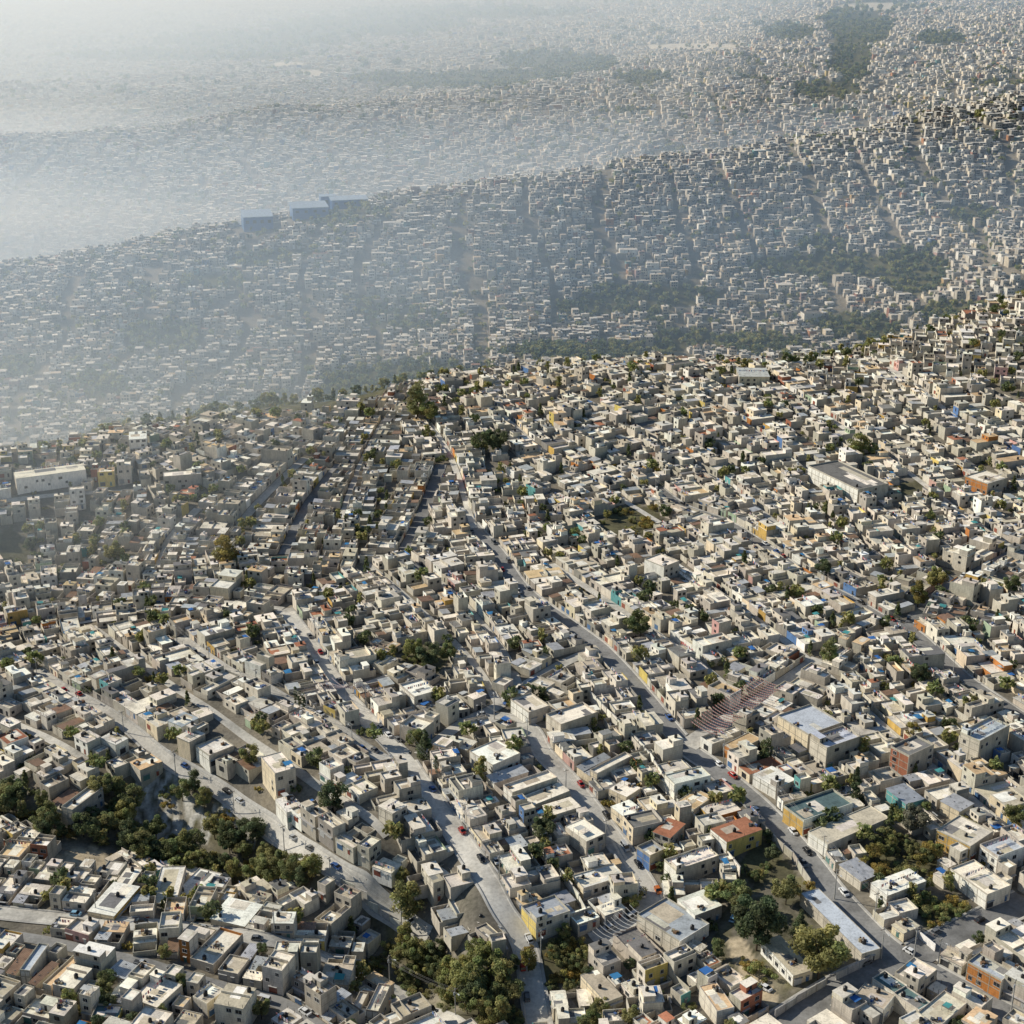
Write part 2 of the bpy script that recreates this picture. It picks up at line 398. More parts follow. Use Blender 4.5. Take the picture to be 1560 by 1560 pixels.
CLEAR = {k: wpoly(v) for k, v in {
 'clearing': [(82,1308),(110,1292),(150,1290),(165,1308),(160,1325),(110,1332),(80,1325)],
 'drive': [(1105,1430),(1130,1425),(1160,1475),(1190,1525),(1170,1535),(1130,1490)]}.items()}
def mark_poly(poly):
    a = np.array(poly); j0, i0 = cells(a[:, 0].min(), a[:, 1].min()); j1, i1 = cells(a[:, 0].max(), a[:, 1].max())
    X, Y = np.meshgrid(OX + (np.arange(i0, i1 + 1) + .5) * RES, OY + (np.arange(j0, j1 + 1) + .5) * RES)
    occ[j0:j1 + 1, i0:i1 + 1] |= inpoly(X, Y, poly)
def rand_in(poly, r):
    a = np.array(poly)
    for _ in range(200):
        x = U(r, a[:, 0].min(), a[:, 0].max()); y = U(r, a[:, 1].min(), a[:, 1].max())
        if inpoly(np.array([x]), np.array([y]), poly)[0]: return x, y
    return a.mean(0)
# crest of the near hill: ground beyond it is not seen
_cr = np.array([unproj(px, py, (CAMZ - z) / (SP - (780 - py) / F * CP)) for px, py, z in NEAR[-12:]])
_cr = _cr[np.argsort(_cr[:, 0] / _cr[:, 1])]
def crest_y(x, y): return np.interp(np.asarray(x) / y, _cr[:, 0] / _cr[:, 1], _cr[:, 1])

# ---- far hills: which patches are wooded or bare (photo ellipses; turned to ground through the terrain they lie on)
WOODS = [(1290,408,150,20),(1000,452,110,16),(900,470,60,14),(520,600,45,28),(560,590,80,30),(640,575,90,22),(1310,500,70,22),(1480,480,90,18),
 (1390,415,60,35),(250,515,60,25),(330,430,70,13),(395,398,50,12),(450,385,40,8),(900,540,120,16),(1150,525,80,16),(1050,520,60,14),(150,590,50,18),(20,560,40,18),
 (1310,40,50,30),(1295,90,32,34),(1260,138,55,14),(1340,12,60,12),(850,95,90,14),(760,118,120,10),(690,128,120,10),(560,40,160,16),(380,62,160,14),(300,85,200,10),(700,20,200,10),
 (1200,50,40,12),(1480,330,40,14),(1260,375,40,12),(880,100,60,14),(980,120,50,10),(620,120,90,9),(1430,60,40,12)]
BARE = [(1060,73,82,7),(470,112,25,6),(1340,10,60,6),(440,98,22,4)]
def far_mask(X, Y, Z, L):
    px, py, _ = proj(X, Y, Z); m = np.zeros(np.shape(px), float)
    for cx, cy, rx, ry in L:
        q = ((px - cx) / rx) ** 2 + ((py - cy) / ry) ** 2 + wnoise(px, py, 60, 11) * .35
        m = np.maximum(m, np.clip((1.15 - q) * 4, 0, 1))
    return m

# ---- ground sheet
gx = _xx.ravel(); gy = _yy.ravel(); gz = HZ.ravel()
gc = np.empty((len(gx), 3)); gc[:] = (.23, .205, .165)
gc *= (1 + .25 * wnoise(gx, gy, 60, 21))[:, None]
near = gy < 1250
gm = np.zeros(len(gx))
for k, p in GREEN.items():
    m = inpoly(gx, gy, p); gm[m] = np.maximum(gm[m], np.clip(.45 + wnoise(gx[m], gy[m], 9, 71)*.5, .1, .9) if k == 'yard' else np.clip(.55 + wnoise(gx[m], gy[m], 16, 72)*.6, .05, .95) if k in ('ravine', 'gully') else .8)
far = gy > 1060
gm[far] = np.maximum(gm[far], far_mask(gx[far], gy[far], gz[far], WOODS))
gm[far] = np.maximum(gm[far], np.clip(wnoise(gx[far], gy[far], 170, 31) * 2.2 - 1.3, 0, .8))
valley = (gy > crest_y(gx, gy) + 12) & (gy < crest_y(gx, gy) + 150); gm[valley] = np.maximum(gm[valley], .9)
green = np.array((.11, .105, .05)) * (1 + .5 * wnoise(gx, gy, 14, 41))[:, None]
gc = gc * (1 - gm[:, None]) + green * gm[:, None]
bm = np.zeros(len(gx)); bm[far] = far_mask(gx[far], gy[far], gz[far], BARE)
gc = gc * (1 - bm[:, None]) + np.array((.62, .58, .5)) * bm[:, None]
RUB = wpoly([(208,1180),(262,1166),(305,1225),(335,1262),(300,1292),(232,1282),(205,1245)])
rub = inpoly(gx, gy, RUB) | inpoly(gx, gy, wpoly([(320,1225),(345,1228),(395,1290),(360,1290)]))
rubm = rub * np.clip(wnoise(gx, gy, 9, 51) * 1.6 + .55, 0, 1)
gc = gc * (1 - rubm[:, None]) + np.array((.6, .58, .53)) * rubm[:, None]
dry = np.zeros(len(gx), bool)
for p in CLEAR.values(): dry |= inpoly(gx, gy, p)
gc[dry] = np.array((.52, .43, .30)) * (1 + .15 * wnoise(gx[dry], gy[dry], 8, 61))[:, None]
me = bpy.data.meshes.new('ground')
I = (np.arange(NV - 1)[:, None] * NU + np.arange(NU - 1)[None, :]).ravel()
Q = np.stack([I, I + 1, I + NU + 1, I + NU], 1).astype(np.int32)
me.vertices.add(len(gx)); me.vertices.foreach_set('co', np.stack([gx, gy, gz], 1).astype(np.float32).ravel())
me.loops.add(Q.size); me.loops.foreach_set('vertex_index', Q.ravel()); me.polygons.add(len(Q)); me.polygons.foreach_set('loop_start', np.arange(len(Q), dtype=np.int32) * 4)
me.polygons.foreach_set('use_smooth', np.ones(len(Q), bool))
me.materials.append(MATS[GROUND]); a_ = me.attributes.new('Col', 'FLOAT_COLOR', 'POINT')
a_.data.foreach_set('color', np.concatenate([np.clip(gc, .01, 1), np.ones((len(gc), 1))], 1).astype(np.float32).ravel())
me.update(calc_edges=True)
tag(obj('ground', me), kind='structure')

# ---- roads and pavements, draped over the ground
SURF = {'asphalt': (.25, .245, .235), 'concrete': (.56, .53, .47)}
def drape(name, s, offs, lift, c, m, mask=None):
    xs = np.stack([s.p[:, 0] - s.t[:, 1] * o for o in offs], 1); ys = np.stack([s.p[:, 1] + s.t[:, 0] * o for o in offs], 1)
    z = hz(xs, ys) + np.asarray(lift)[None, :]
    n, k = xs.shape; V = np.stack([xs, ys, z], 2).reshape(-1, 3)
    I = (np.arange(n - 1)[:, None] * k + np.arange(k - 1)[None, :])
    keep = np.ones(n - 1, bool) if mask is None else mask[:-1] & mask[1:]
    I = I[keep].ravel()
    if not len(I): return None
    Q = np.stack([I, I + 1, I + k + 1, I + k], 1)
    C = np.tile(np.array(c, np.float32), (len(Q), 1)); M = np.full(len(Q), m)
    return tag(obj(name, mesh_from(name, V, Q, C, M, True)), kind='structure')
def off_other_roads(s, off, pad=.6):
    x = s.p[:, 0] - s.t[:, 1] * off; y = s.p[:, 1] + s.t[:, 0] * off; ok = np.ones(len(x), bool)
    for t in STREETS:
        if t is s: continue
        d = np.min(np.hypot(x[:, None] - t.p[None, ::2, 0], y[:, None] - t.p[None, ::2, 1]), 1)
        ok &= d > t.hw + pad
    return ok
for s in STREETS:
    w = s.hw; c = np.array(SURF[s.surf]) * (0.9 + .25 * random.Random(s.i).random())
    lift = .14 + s.i * .006
    drape('road' if s.name != 'alley' else 'path', s, np.linspace(-w, w, 7), [lift - .02, lift, lift, lift + .02, lift, lift, lift - .02], c, ROAD)
    if s.pav:
        for sd in (-1, 1):
            o = [sd * w, sd * (w + .02), sd * (w + .45), sd * (w + 1.0)]; l = [lift - .02, lift + .14, lift + .14, lift + .14]
            if sd < 0: o.reverse(); l.reverse()
            drape('pavement', s, o, l, (.48, .46, .42), ROAD, off_other_roads(s, sd * (w + .6)))
# ------------------------------------------------------------------ houses
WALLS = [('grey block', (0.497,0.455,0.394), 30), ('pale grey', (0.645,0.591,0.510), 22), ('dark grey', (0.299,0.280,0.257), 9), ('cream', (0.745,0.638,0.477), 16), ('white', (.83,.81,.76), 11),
 ('ochre', (.55,.36,.12), 3), ('orange', (.50,.21,.07), 3), ('pink', (.55,.34,.31), 2), ('turquoise', (.14,.36,.37), 2), ('blue', (.12,.22,.45), 2), ('brick red', (.36,.15,.095), 2), ('pale green', (.36,.44,.32), 2), ('yellow', (.64,.50,.17), 3)]
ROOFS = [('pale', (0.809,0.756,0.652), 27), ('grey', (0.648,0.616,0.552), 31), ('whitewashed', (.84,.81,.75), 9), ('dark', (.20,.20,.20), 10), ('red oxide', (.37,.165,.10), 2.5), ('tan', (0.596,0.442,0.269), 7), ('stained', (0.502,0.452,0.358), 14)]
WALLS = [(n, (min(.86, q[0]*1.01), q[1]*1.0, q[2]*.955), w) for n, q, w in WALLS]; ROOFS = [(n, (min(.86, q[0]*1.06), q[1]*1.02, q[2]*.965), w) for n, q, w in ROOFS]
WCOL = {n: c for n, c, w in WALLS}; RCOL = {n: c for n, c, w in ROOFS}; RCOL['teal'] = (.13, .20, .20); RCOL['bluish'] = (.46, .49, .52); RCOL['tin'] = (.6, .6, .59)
def pick(r, L):
    t = r.random() * sum(w for *_, w in L)
    for n, c, w in L:
        t -= w
        if t <= 0: return n
    return L[0][0]
def vary(r, c, a=.17):
    k = 1 + U(r, -a, a); return tuple(min(1, max(.01, v * k * (1 + U(r, -.025, .025)))) for v in c)
DARK = (.03, .033, .038)
def gen(r, w, d, lod, spec=None):
    """one house on a plot w wide and d deep; the street is on the -Y side. Returns named parts and where openings, tanks and junk go."""
    spec = spec or {}
    P = {}; parts = []; ops = []; tanks = []; junk = []
    def part(n):
        m = MB(); parts.append((n, m)); return m
    wn = spec.get('wall') or pick(r, WALLS); rn = spec.get('roof') or pick(r, ROOFS)
    wc = vary(r, WCOL[wn]); rc = vary(r, RCOL[rn], .2)
    plain = vary(r, WCOL['grey block'] if r.random() < .7 else WCOL['pale grey'])   # party walls are seldom painted
    st = spec.get('st') or (1 if r.random() < (.62 if lod == 0 else .74 if lod == 1 else .8) else 2 if r.random() < .9 else 3)
    H = spec.get('h') or (2.65 * st + .3)
    hw, hd = w / 2, d / 2
    lay = spec.get('lay') or ('D' if d < 9.5 else r.choice('AAABBCCD'))
    V = []
    h1 = lambda: 2.65 * (1 if r.random() < .6 or st == 1 else 2) + .25
    if lay == 'D': V.append((-hw, hw, -hd, hd, H, 'front'))
    elif lay == 'A':
        fd = d * U(r, .42, .62); V.append((-hw, hw, -hd, -hd + fd, H, 'front')); bw = w * U(r, .4, .62); e = hd - U(r, 0, 1.5)
        V.append((-hw, -hw + bw, -hd + fd, e, h1(), 'back') if r.random() < .5 else (hw - bw, hw, -hd + fd, e, h1(), 'back'))
    elif lay == 'B':
        y = U(r, 2.5, min(5, d * .3)); V.append((-hw, hw, -hd + y, hd - U(r, 2, d * .3), H, 'front'))
        if r.random() < .5: V.append((-hw, -hw + w * .4, -hd, -hd + y, 2.5, 'back'))
    else:
        fd = d * U(r, .34, .45); bd = d * U(r, .28, .38); V.append((-hw, hw, -hd, -hd + fd, H, 'front')); V.append((-hw, hw * U(r, .2, 1), hd - bd, hd, h1(), 'back'))
        if r.random() < .6: V.append((-hw, -hw + w * .33, -hd + fd, hd - bd, 2.55, 'back'))
    for k, (x0, x1, y0, y1, h, role) in enumerate(V):
        m = part('wall'); tin = (role == 'back' and h < 3.2 and r.random() < .33) or (spec.get('tin') and k == 0)
        par = 0 if tin else (spec['par'] if 'par' in spec else (U(r, .35, 1.2) if r.random() < .66 else 0))
        c = wc if (role == 'front' or r.random() < .3) else plain
        t = .16; zt = h + par; zb = -2.6
        if par:
            q = part('parapet') if lod == 0 else m
            for a in ((x0, x1, y0, y0+t), (x0, x1, y1-t, y1), (x0, x0+t, y0+t, y1-t), (x1-t, x1, y0+t, y1-t)):
                q.box(*a, h, zt, plain if a[3] != y0+t else c, WALL)
        # walls: the street face painted, party walls plain
        n = len(m.v); m.box(x0, x1, y0, y1, zb, h, plain, WALL)
        m.c[-5] = c
        if spec.get('side'): m.c[-2] = m.c[-4] = WCOL[spec['side']]
        if spec.get('allwall'): m.c[-5:] = [c] * 5
        q = part('roof') if lod == 0 else m
        rcc = rc if (k == 0 or r.random() < .5) else vary(r, RCOL[pick(r, ROOFS)], .1)
        if tin:
            e = .25; a = U(r, .1, .5); cc = vary(r, (.62,.62,.61) if r.random() < .7 else (.36,.22,.14), .18)
            if spec.get('roof') and k == 0: cc = rc
            q.hexa([(x0-e,y0-e,h+.03),(x1+e,y0-e,h+.03),(x1+e,y1+e,h+.03+a),(x0-e,y1+e,h+.03+a),(x0-e,y0-e,h+.09),(x1+e,y0-e,h+.09),(x1+e,y1+e,h+.09+a),(x0-e,y1+e,h+.09+a)], cc, TIN)
            if lod == 0:
                for j in range(4):
                    sx = U(r, x0, x1); sy = U(r, y0, y1); zz = h + .1 + a * (sy - y0) / (y1 - y0); q.box(sx-.2, sx+.2, sy-.12, sy+.12, zz, zz+.16, (.2,.19,.18), WALL)
        elif par: q.box(x0+t, x1-t, y0+t, y1-t, h-.05, h+.05, rcc, ROOF)
        else:
            e = spec.get('eave', r.choice((.06, .06, .25, .4)))
            q.box(x0-e*.3, x1+e*.3, y0-e, y1+e*.6, h, h+.16, vary(r, (.36,.355,.34)), WALL, rcc, ROOF, True)
        # patched and stained stretches of roof, a tarpaulin now and then
        if not tin and lod < 2 and (x1-x0) > 3.5 and (y1-y0) > 3.5:
            zr = h + (.05 if par else .16)
            for j in range(r.choice((1, 2, 3, 4))):
                a_, b_ = U(r, .8, (x1-x0)*.3), U(r, .8, (y1-y0)*.3); X = U(r, x0+a_+.2, x1-a_-.2); Y = U(r, y0+b_+.2, y1-b_-.2)
                q.box(X-a_, X+a_, Y-b_, Y+b_, zr-.01, zr+.006+.004*j, vary(r, RCOL[r.choice(('dark','stained','grey','whitewashed','pale','pale','stained'))], .2), ROOF)
            if r.random() < .1:
                a_, b_ = U(r, 1, 1.7), U(r, .8, 1.5); X = U(r, x0+a_, x1-a_); Y = U(r, y0+b_, y1-b_); zt2 = U(r, .9, 1.9)
                t_ = part('tarpaulin') if lod == 0 else m
                cc = r.choice(((.05,.16,.42),(.05,.2,.4),(.08,.3,.3),(.5,.5,.48)))
                t_.hexa([(X-a_,Y-b_,zr+zt2),(X+a_,Y-b_,zr+zt2+.2),(X+a_,Y+b_,zr+zt2-.1),(X-a_,Y+b_,zr+zt2),(X-a_,Y-b_,zr+zt2+.03),(X+a_,Y-b_,zr+zt2+.23),(X+a_,Y+b_,zr+zt2-.07),(X-a_,Y+b_,zr+zt2+.03)], cc, CLOTH)
                for sx in (-1, 1):
                    for sy in (-1, 1): t_.box(X+sx*a_-.04, X+sx*a_+.04, Y+sy*b_-.04, Y+sy*b_+.04, zr, zr+zt2, (.25,.2,.15), BARK)
        # concrete frame showing in the block walls
        if lod == 0 and h > 3:
            fc = tuple(v * .8 for v in plain)
            for xx in (x0, x1):
                ny = max(2, int((y1 - y0) / 3.2)); sg = -1 if xx == x0 else 1
                for j in range(ny + 1):
                    yy = y0 + .12 + (y1 - y0 - .24) * j / ny; m.box(min(xx, xx+sg*.035), max(xx, xx+sg*.035), yy-.11, yy+.11, 0, h-.02, fc, WALL)
                for zz in np.arange(2.65, h - .3, 2.65): m.box(min(xx, xx+sg*.03), max(xx, xx+sg*.03), y0+.24, y1-.24, zz-.12, zz+.12, fc, WALL)
        # openings
        for f, (yy, sg) in enumerate(((y0, -1), (y1, 1))):
            if lod and r.random() < .3: continue
            if role == 'back' and f == 0: continue
            for lv in range(int((h - .2) / 2.5)):
                z = lv * 2.65; nn = max(1, int((x1 - x0) / U(r, 2.7, 3.6)))
                door = f == 0 and lv == 0 and role == 'front'
                for j in range(nn):
                    xx = x0 + (x1 - x0) * (j + .5) / nn
                    kind = ('gate' if (door and j == 0 and (x1-x0) > 6) else 'door' if (door and j == nn-1) else 'window')
                    if kind == 'window' and r.random() < .25: continue
                    ops.append((kind, xx, yy, z, 0 if sg < 0 else pi, (x1-x0)/nn))
        for xx, rot in ((x0, -pi/2), (x1, pi/2)):
            if r.random() < (.34 if not spec.get('sidewin') else 1) * (1 if h > 4 or spec.get('sidewin') else .4):
                for lv in range(int((h - .2) / 2.5)):
                    nn = spec.get('sidewin') or r.choice((1, 1, 2))
                    for j in range(nn): ops.append(('window', xx, y0 + (y1-y0)*(j+.5)/nn, lv*2.65, rot, 3))
        if role == 'front' and st > 1 and lod == 0 and r.random() < .4 and not tin:
            part('balcony').box(x0+.3, x1-.3, y0-.75, y0-.002, 2.6, 2.76, vary(r, (.45,.44,.42)), WALL, None, None, True)
        # a part storey already built on the roof
        if not tin and not spec and role == 'front' and (y1-y0) > 6.5 and r.random() < .3:
            q = part('upper_storey') if lod == 0 else m; f = U(r,.35,.6); zz0 = h + .05; zz1 = zz0 + U(r, 2.2, 2.6); cc = vary(r, WCOL[r.choice(('grey block','pale grey',wn))])
            Y0, Y1 = (y0+.01, y0+(y1-y0)*f) if r.random() < .5 else (y1-(y1-y0)*f, y1-.01)
            X0, X1 = (x0+.01, x1-.01) if r.random() < .5 else ((x0+.01, x0+(x1-x0)*.62) if r.random() < .5 else (x1-(x1-x0)*.62, x1-.01))
            q.box(X0, X1, Y0, Y1, zz0, zz1, cc, WALL); q.box(X0-.1, X1+.1, Y0-.1, Y1+.1, zz1, zz1+.14, cc, WALL, vary(r, rc, .2), ROOF, True)
            for xx in (X0+.9, X1-1.9):
                q.box(xx, xx+1.1, Y0-.03, Y0, zz0+.9, zz0+2.0, DARK, GLASS); q.box(xx, xx+1.1, Y1, Y1+.03, zz0+.9, zz0+2.0, DARK, GLASS)
            tanks.append(((X0+X1)/2, (Y0+Y1)/2, zz1+.14)); big_ok = False
        else: big_ok = True
        # room on the roof, starter bars, tanks
        hr = h + (.05 if par else .16); big = (x1-x0) > 4.5 and (y1-y0) > 4.5 and big_ok
        if not tin and big and spec.get('room', r.random() < .38):
            a = U(r, 2.4, min(4.5, (x1-x0)*.6)); b = U(r, 2.4, min(4.8, (y1-y0)*.6)); e = .18
            X0 = x0+e if r.random() < .5 else x1-e-a; Y0 = y0+e if r.random() < .4 else y1-e-b
            q = part('roof_room') if lod == 0 else m; cc = vary(r, WCOL[r.choice(('grey block','pale grey','white',wn))]); rh = U(r, 2.0, 2.5)
            q.box(X0, X0+a, Y0, Y0+b, hr, hr+rh, cc, WALL); q.box(X0-.12, X0+a+.12, Y0-.12, Y0+b+.12, hr+rh, hr+rh+.12, vary(r, (.4,.39,.37)), WALL, vary(r, rc, .15), ROOF, True)
            q.box(X0+a*.3, X0+a*.3+.85, Y0-.03, Y0, hr, hr+1.9, DARK, PLAST)
            if r.random() < .7: tanks.append((X0+a*U(r,.3,.7), Y0+b*U(r,.3,.7), hr+rh+.12))
        elif not tin and big and role == 'front' and r.random() < .75:
            tanks.append((U(r, x0+1.2, x1-1.2), U(r, y0+1.2, y1-1.2), hr))
        if not tin and not par and (x1-x0) > 3 and r.random() < .45 and lod < 2:
            for xx in (x0+.2, (x0+x1)/2, x1-.2):
                for yy in (y0+.2, y1-.2):
                    hh = U(r, .6, 1.4); q = part('starter_bar') if lod == 0 else m; q.box(xx-.05, xx+.05, yy-.05, yy+.05, hr, hr+hh, (.12,.09,.07), PAINT)
        if not tin and big and r.random() < .62: junk.append((U(r, x0+1, x1-1), U(r, y0+1, y1-1), hr))
        if not tin and big and not spec and r.random() < .6:   # a half wall left across the roof
            q = part('half_wall') if lod == 0 else m; yy = U(r, y0+1, y1-1); q.box(x0+.02, x1-.02, yy-.08, yy+.08, hr, hr+U(r,.5,1.4), plain, WALL)
    # outside stair
    if lod == 0 and lay in 'AC' and r.random() < .3:
        q = part('stair'); x1 = hw-.3; y = V[0][3] + .05; n = 10
        for j in range(n): q.box(x1-.9, x1, y+j*.27, y+j*.27+.27, 0, 2.6-(j+1)*.24+.1, (.42,.41,.39), WALL)
    # wall round the plot
    if lay != 'D':
        q = part('yard_wall') if lod == 0 else parts[0][1]; h = U(r, 1.9, 2.8); e = .04; t = .16; cc = vary(r, WCOL['white'] if (wn == 'white' and r.random() < .5) else WCOL['grey block'], .15)
        for a in ((-hw+e, hw-e, hd-e-t, hd-e), (-hw+e, -hw+e+t, -hd+e+t, hd-e-t), (hw-e-t, hw-e, -hd+e+t, hd-e-t), (-hw+e, hw-e, -hd+e, -hd+e+t)):
            q.box(*a, -2.6, h, cc, WALL)
        if lay == 'B': ops.append(('gate', hw*.3, -hd+e, 0, 0, 4))
        if lod == 0:
            m = part('patio'); m.box(-hw+.25, hw-.25, -hd+.25, hd-.25, -.8, .07, vary(r, (.20,.19,.17), .25), ROOF)
        else: q.box(-hw+.25, hw-.25, -hd+.25, hd-.25, -.8, .07, vary(r, (.20,.19,.17), .25), ROOF)
        for j in range(2): 
            if r.random() < .6: junk.append((U(r, -hw+1.2, hw-1.2), hd - U(r, 1, d*.3), .07))
    # a washing line
    line = None
    if lod <= 1 and r.random() < .3:
        x0, x1, y0, y1, h, _ = V[0]
        if x1-x0 > 4:
            y = U(r, y0+.8, y1-.8); z = h + .16; q = part('washing_line') if lod == 0 else parts[0][1]; a, b = x0+.5, x1-.5
            for xx in (a, b): q.box(xx-.04, xx+.04, y-.04, y+.04, z, z+1.8, (.2,.19,.18), PAINT)
            xx = a + .2
            while xx < b - .6:
                ww = U(r, .4, .8); hh = U(r, .5, 1.1); q.box(xx, xx+ww, y-.015, y+.015, z+1.7-hh, z+1.7, r.choice(((.7,.7,.68),(.65,.65,.7),(.15,.25,.5),(.55,.2,.2),(.6,.45,.5),(.1,.1,.12))), CLOTH); xx += ww + U(r, .1, .6)
            if lod == 0: q.box(a, b, y-.012, y+.012, z+1.7, z+1.725, (.3,.3,.3), CLOTH)
    return dict(parts=parts, ops=ops, tanks=tanks, junk=junk, wall=wn, roof=rn, st=max(1, int(round((H-.3)/2.65))), lay=lay, spec=spec)

_opcache = {}
def opening_mesh(r, kind, w):
    w = {'window': r.choice((1.1, 1.5, 1.9)), 'door': 1.0, 'gate': 2.6}[kind]; w = min(w, {'window': 1.9, 'door': 1.0, 'gate': 2.6}[kind])
    k = r.randrange(6 if kind != 'window' else 4); key = (kind, w, k)
    if key in _opcache: return _opcache[key]
    m = MB(); h = {'window': 1.25, 'door': 2.1, 'gate': 2.3}[kind]
    if kind == 'window':
        fc = ((.7,.7,.68), (.06,.06,.06), (.4,.39,.37), (.55,.54,.5))[k]; t = .07
        m.box(-w/2, w/2, -.03, .0, 0, h, DARK, GLASS, None, None, True)
        for a in ((-w/2-t, -w/2, 0, h), (w/2, w/2+t, 0, h), (-w/2-t, w/2+t, h, h+t), (-.025, .025, 0, h)): m.box(a[0], a[1], -.055, -.0, a[2], a[3], fc, PAINT, None, None, True)
        m.box(-w/2-.14, w/2+.14, -.13, .0, -.09, 0, (.46,.45,.43), WALL, None, None, True)
    else:
        fc = ((.06,.06,.065), (.5,.5,.49), (.28,.09,.06), (.08,.16,.3), (.3,.3,.3), (.1,.22,.2))[k]
        m.box(-w/2, w/2, -.05, 0, 0, h, fc, PAINT, None, None, True)
        n = 2 if kind == 'door' else 4
        for j in range(n + 1):
            x = -w/2 + w*j/n; m.box(x-.03, x+.03, -.075, -.05, 0, h, tuple(v*.7 for v in fc), PAINT)
        m.box(-w/2-.12, w/2+.12, -.5, 0, h+.05, h+.15, (.44,.43,.41), WALL, None, None, True)
    me = mesh_from(kind, *m.arrays()); _opcache[key] = me
    return me

# ---- the plots. (cx, cy, angle, w, d, spec, place)
PLOTS = []
_fr = random.Random(3)
def from_roof(N, L, Rr, h):
    """footprint from three roof corners as the photo shows them: nearest, left and right"""
    a, b, c = at(*N, h), at(*L, h), at(*Rr, h)
    e1 = b - a; e2 = c - a; w = np.linalg.norm(e2); d = np.linalg.norm(e1)
    a2 = atan2(e2[1], e2[0]); a1 = atan2(e1[1], e1[0]) - pi/2
    dd = (a1 - a2 + pi) % (2*pi) - pi; ang = a2 + dd * (d / (w + d))
    cen = (b + c) / 2
    return cen[0], cen[1], ang, w, d
def crop(k, p): return {'R': (1040 + p[0]/3, 1040 + p[1]/3), 'M': (520 + p[0]/3, 1040 + p[1]/3), 'L': (p[0]/3, 1040 + p[1]/3), 'F': p, 'B': (p[0]/4, 1180 + p[1]/4), 'C': (780 + p[0]/4, 1040 + p[1]/4)}[k]
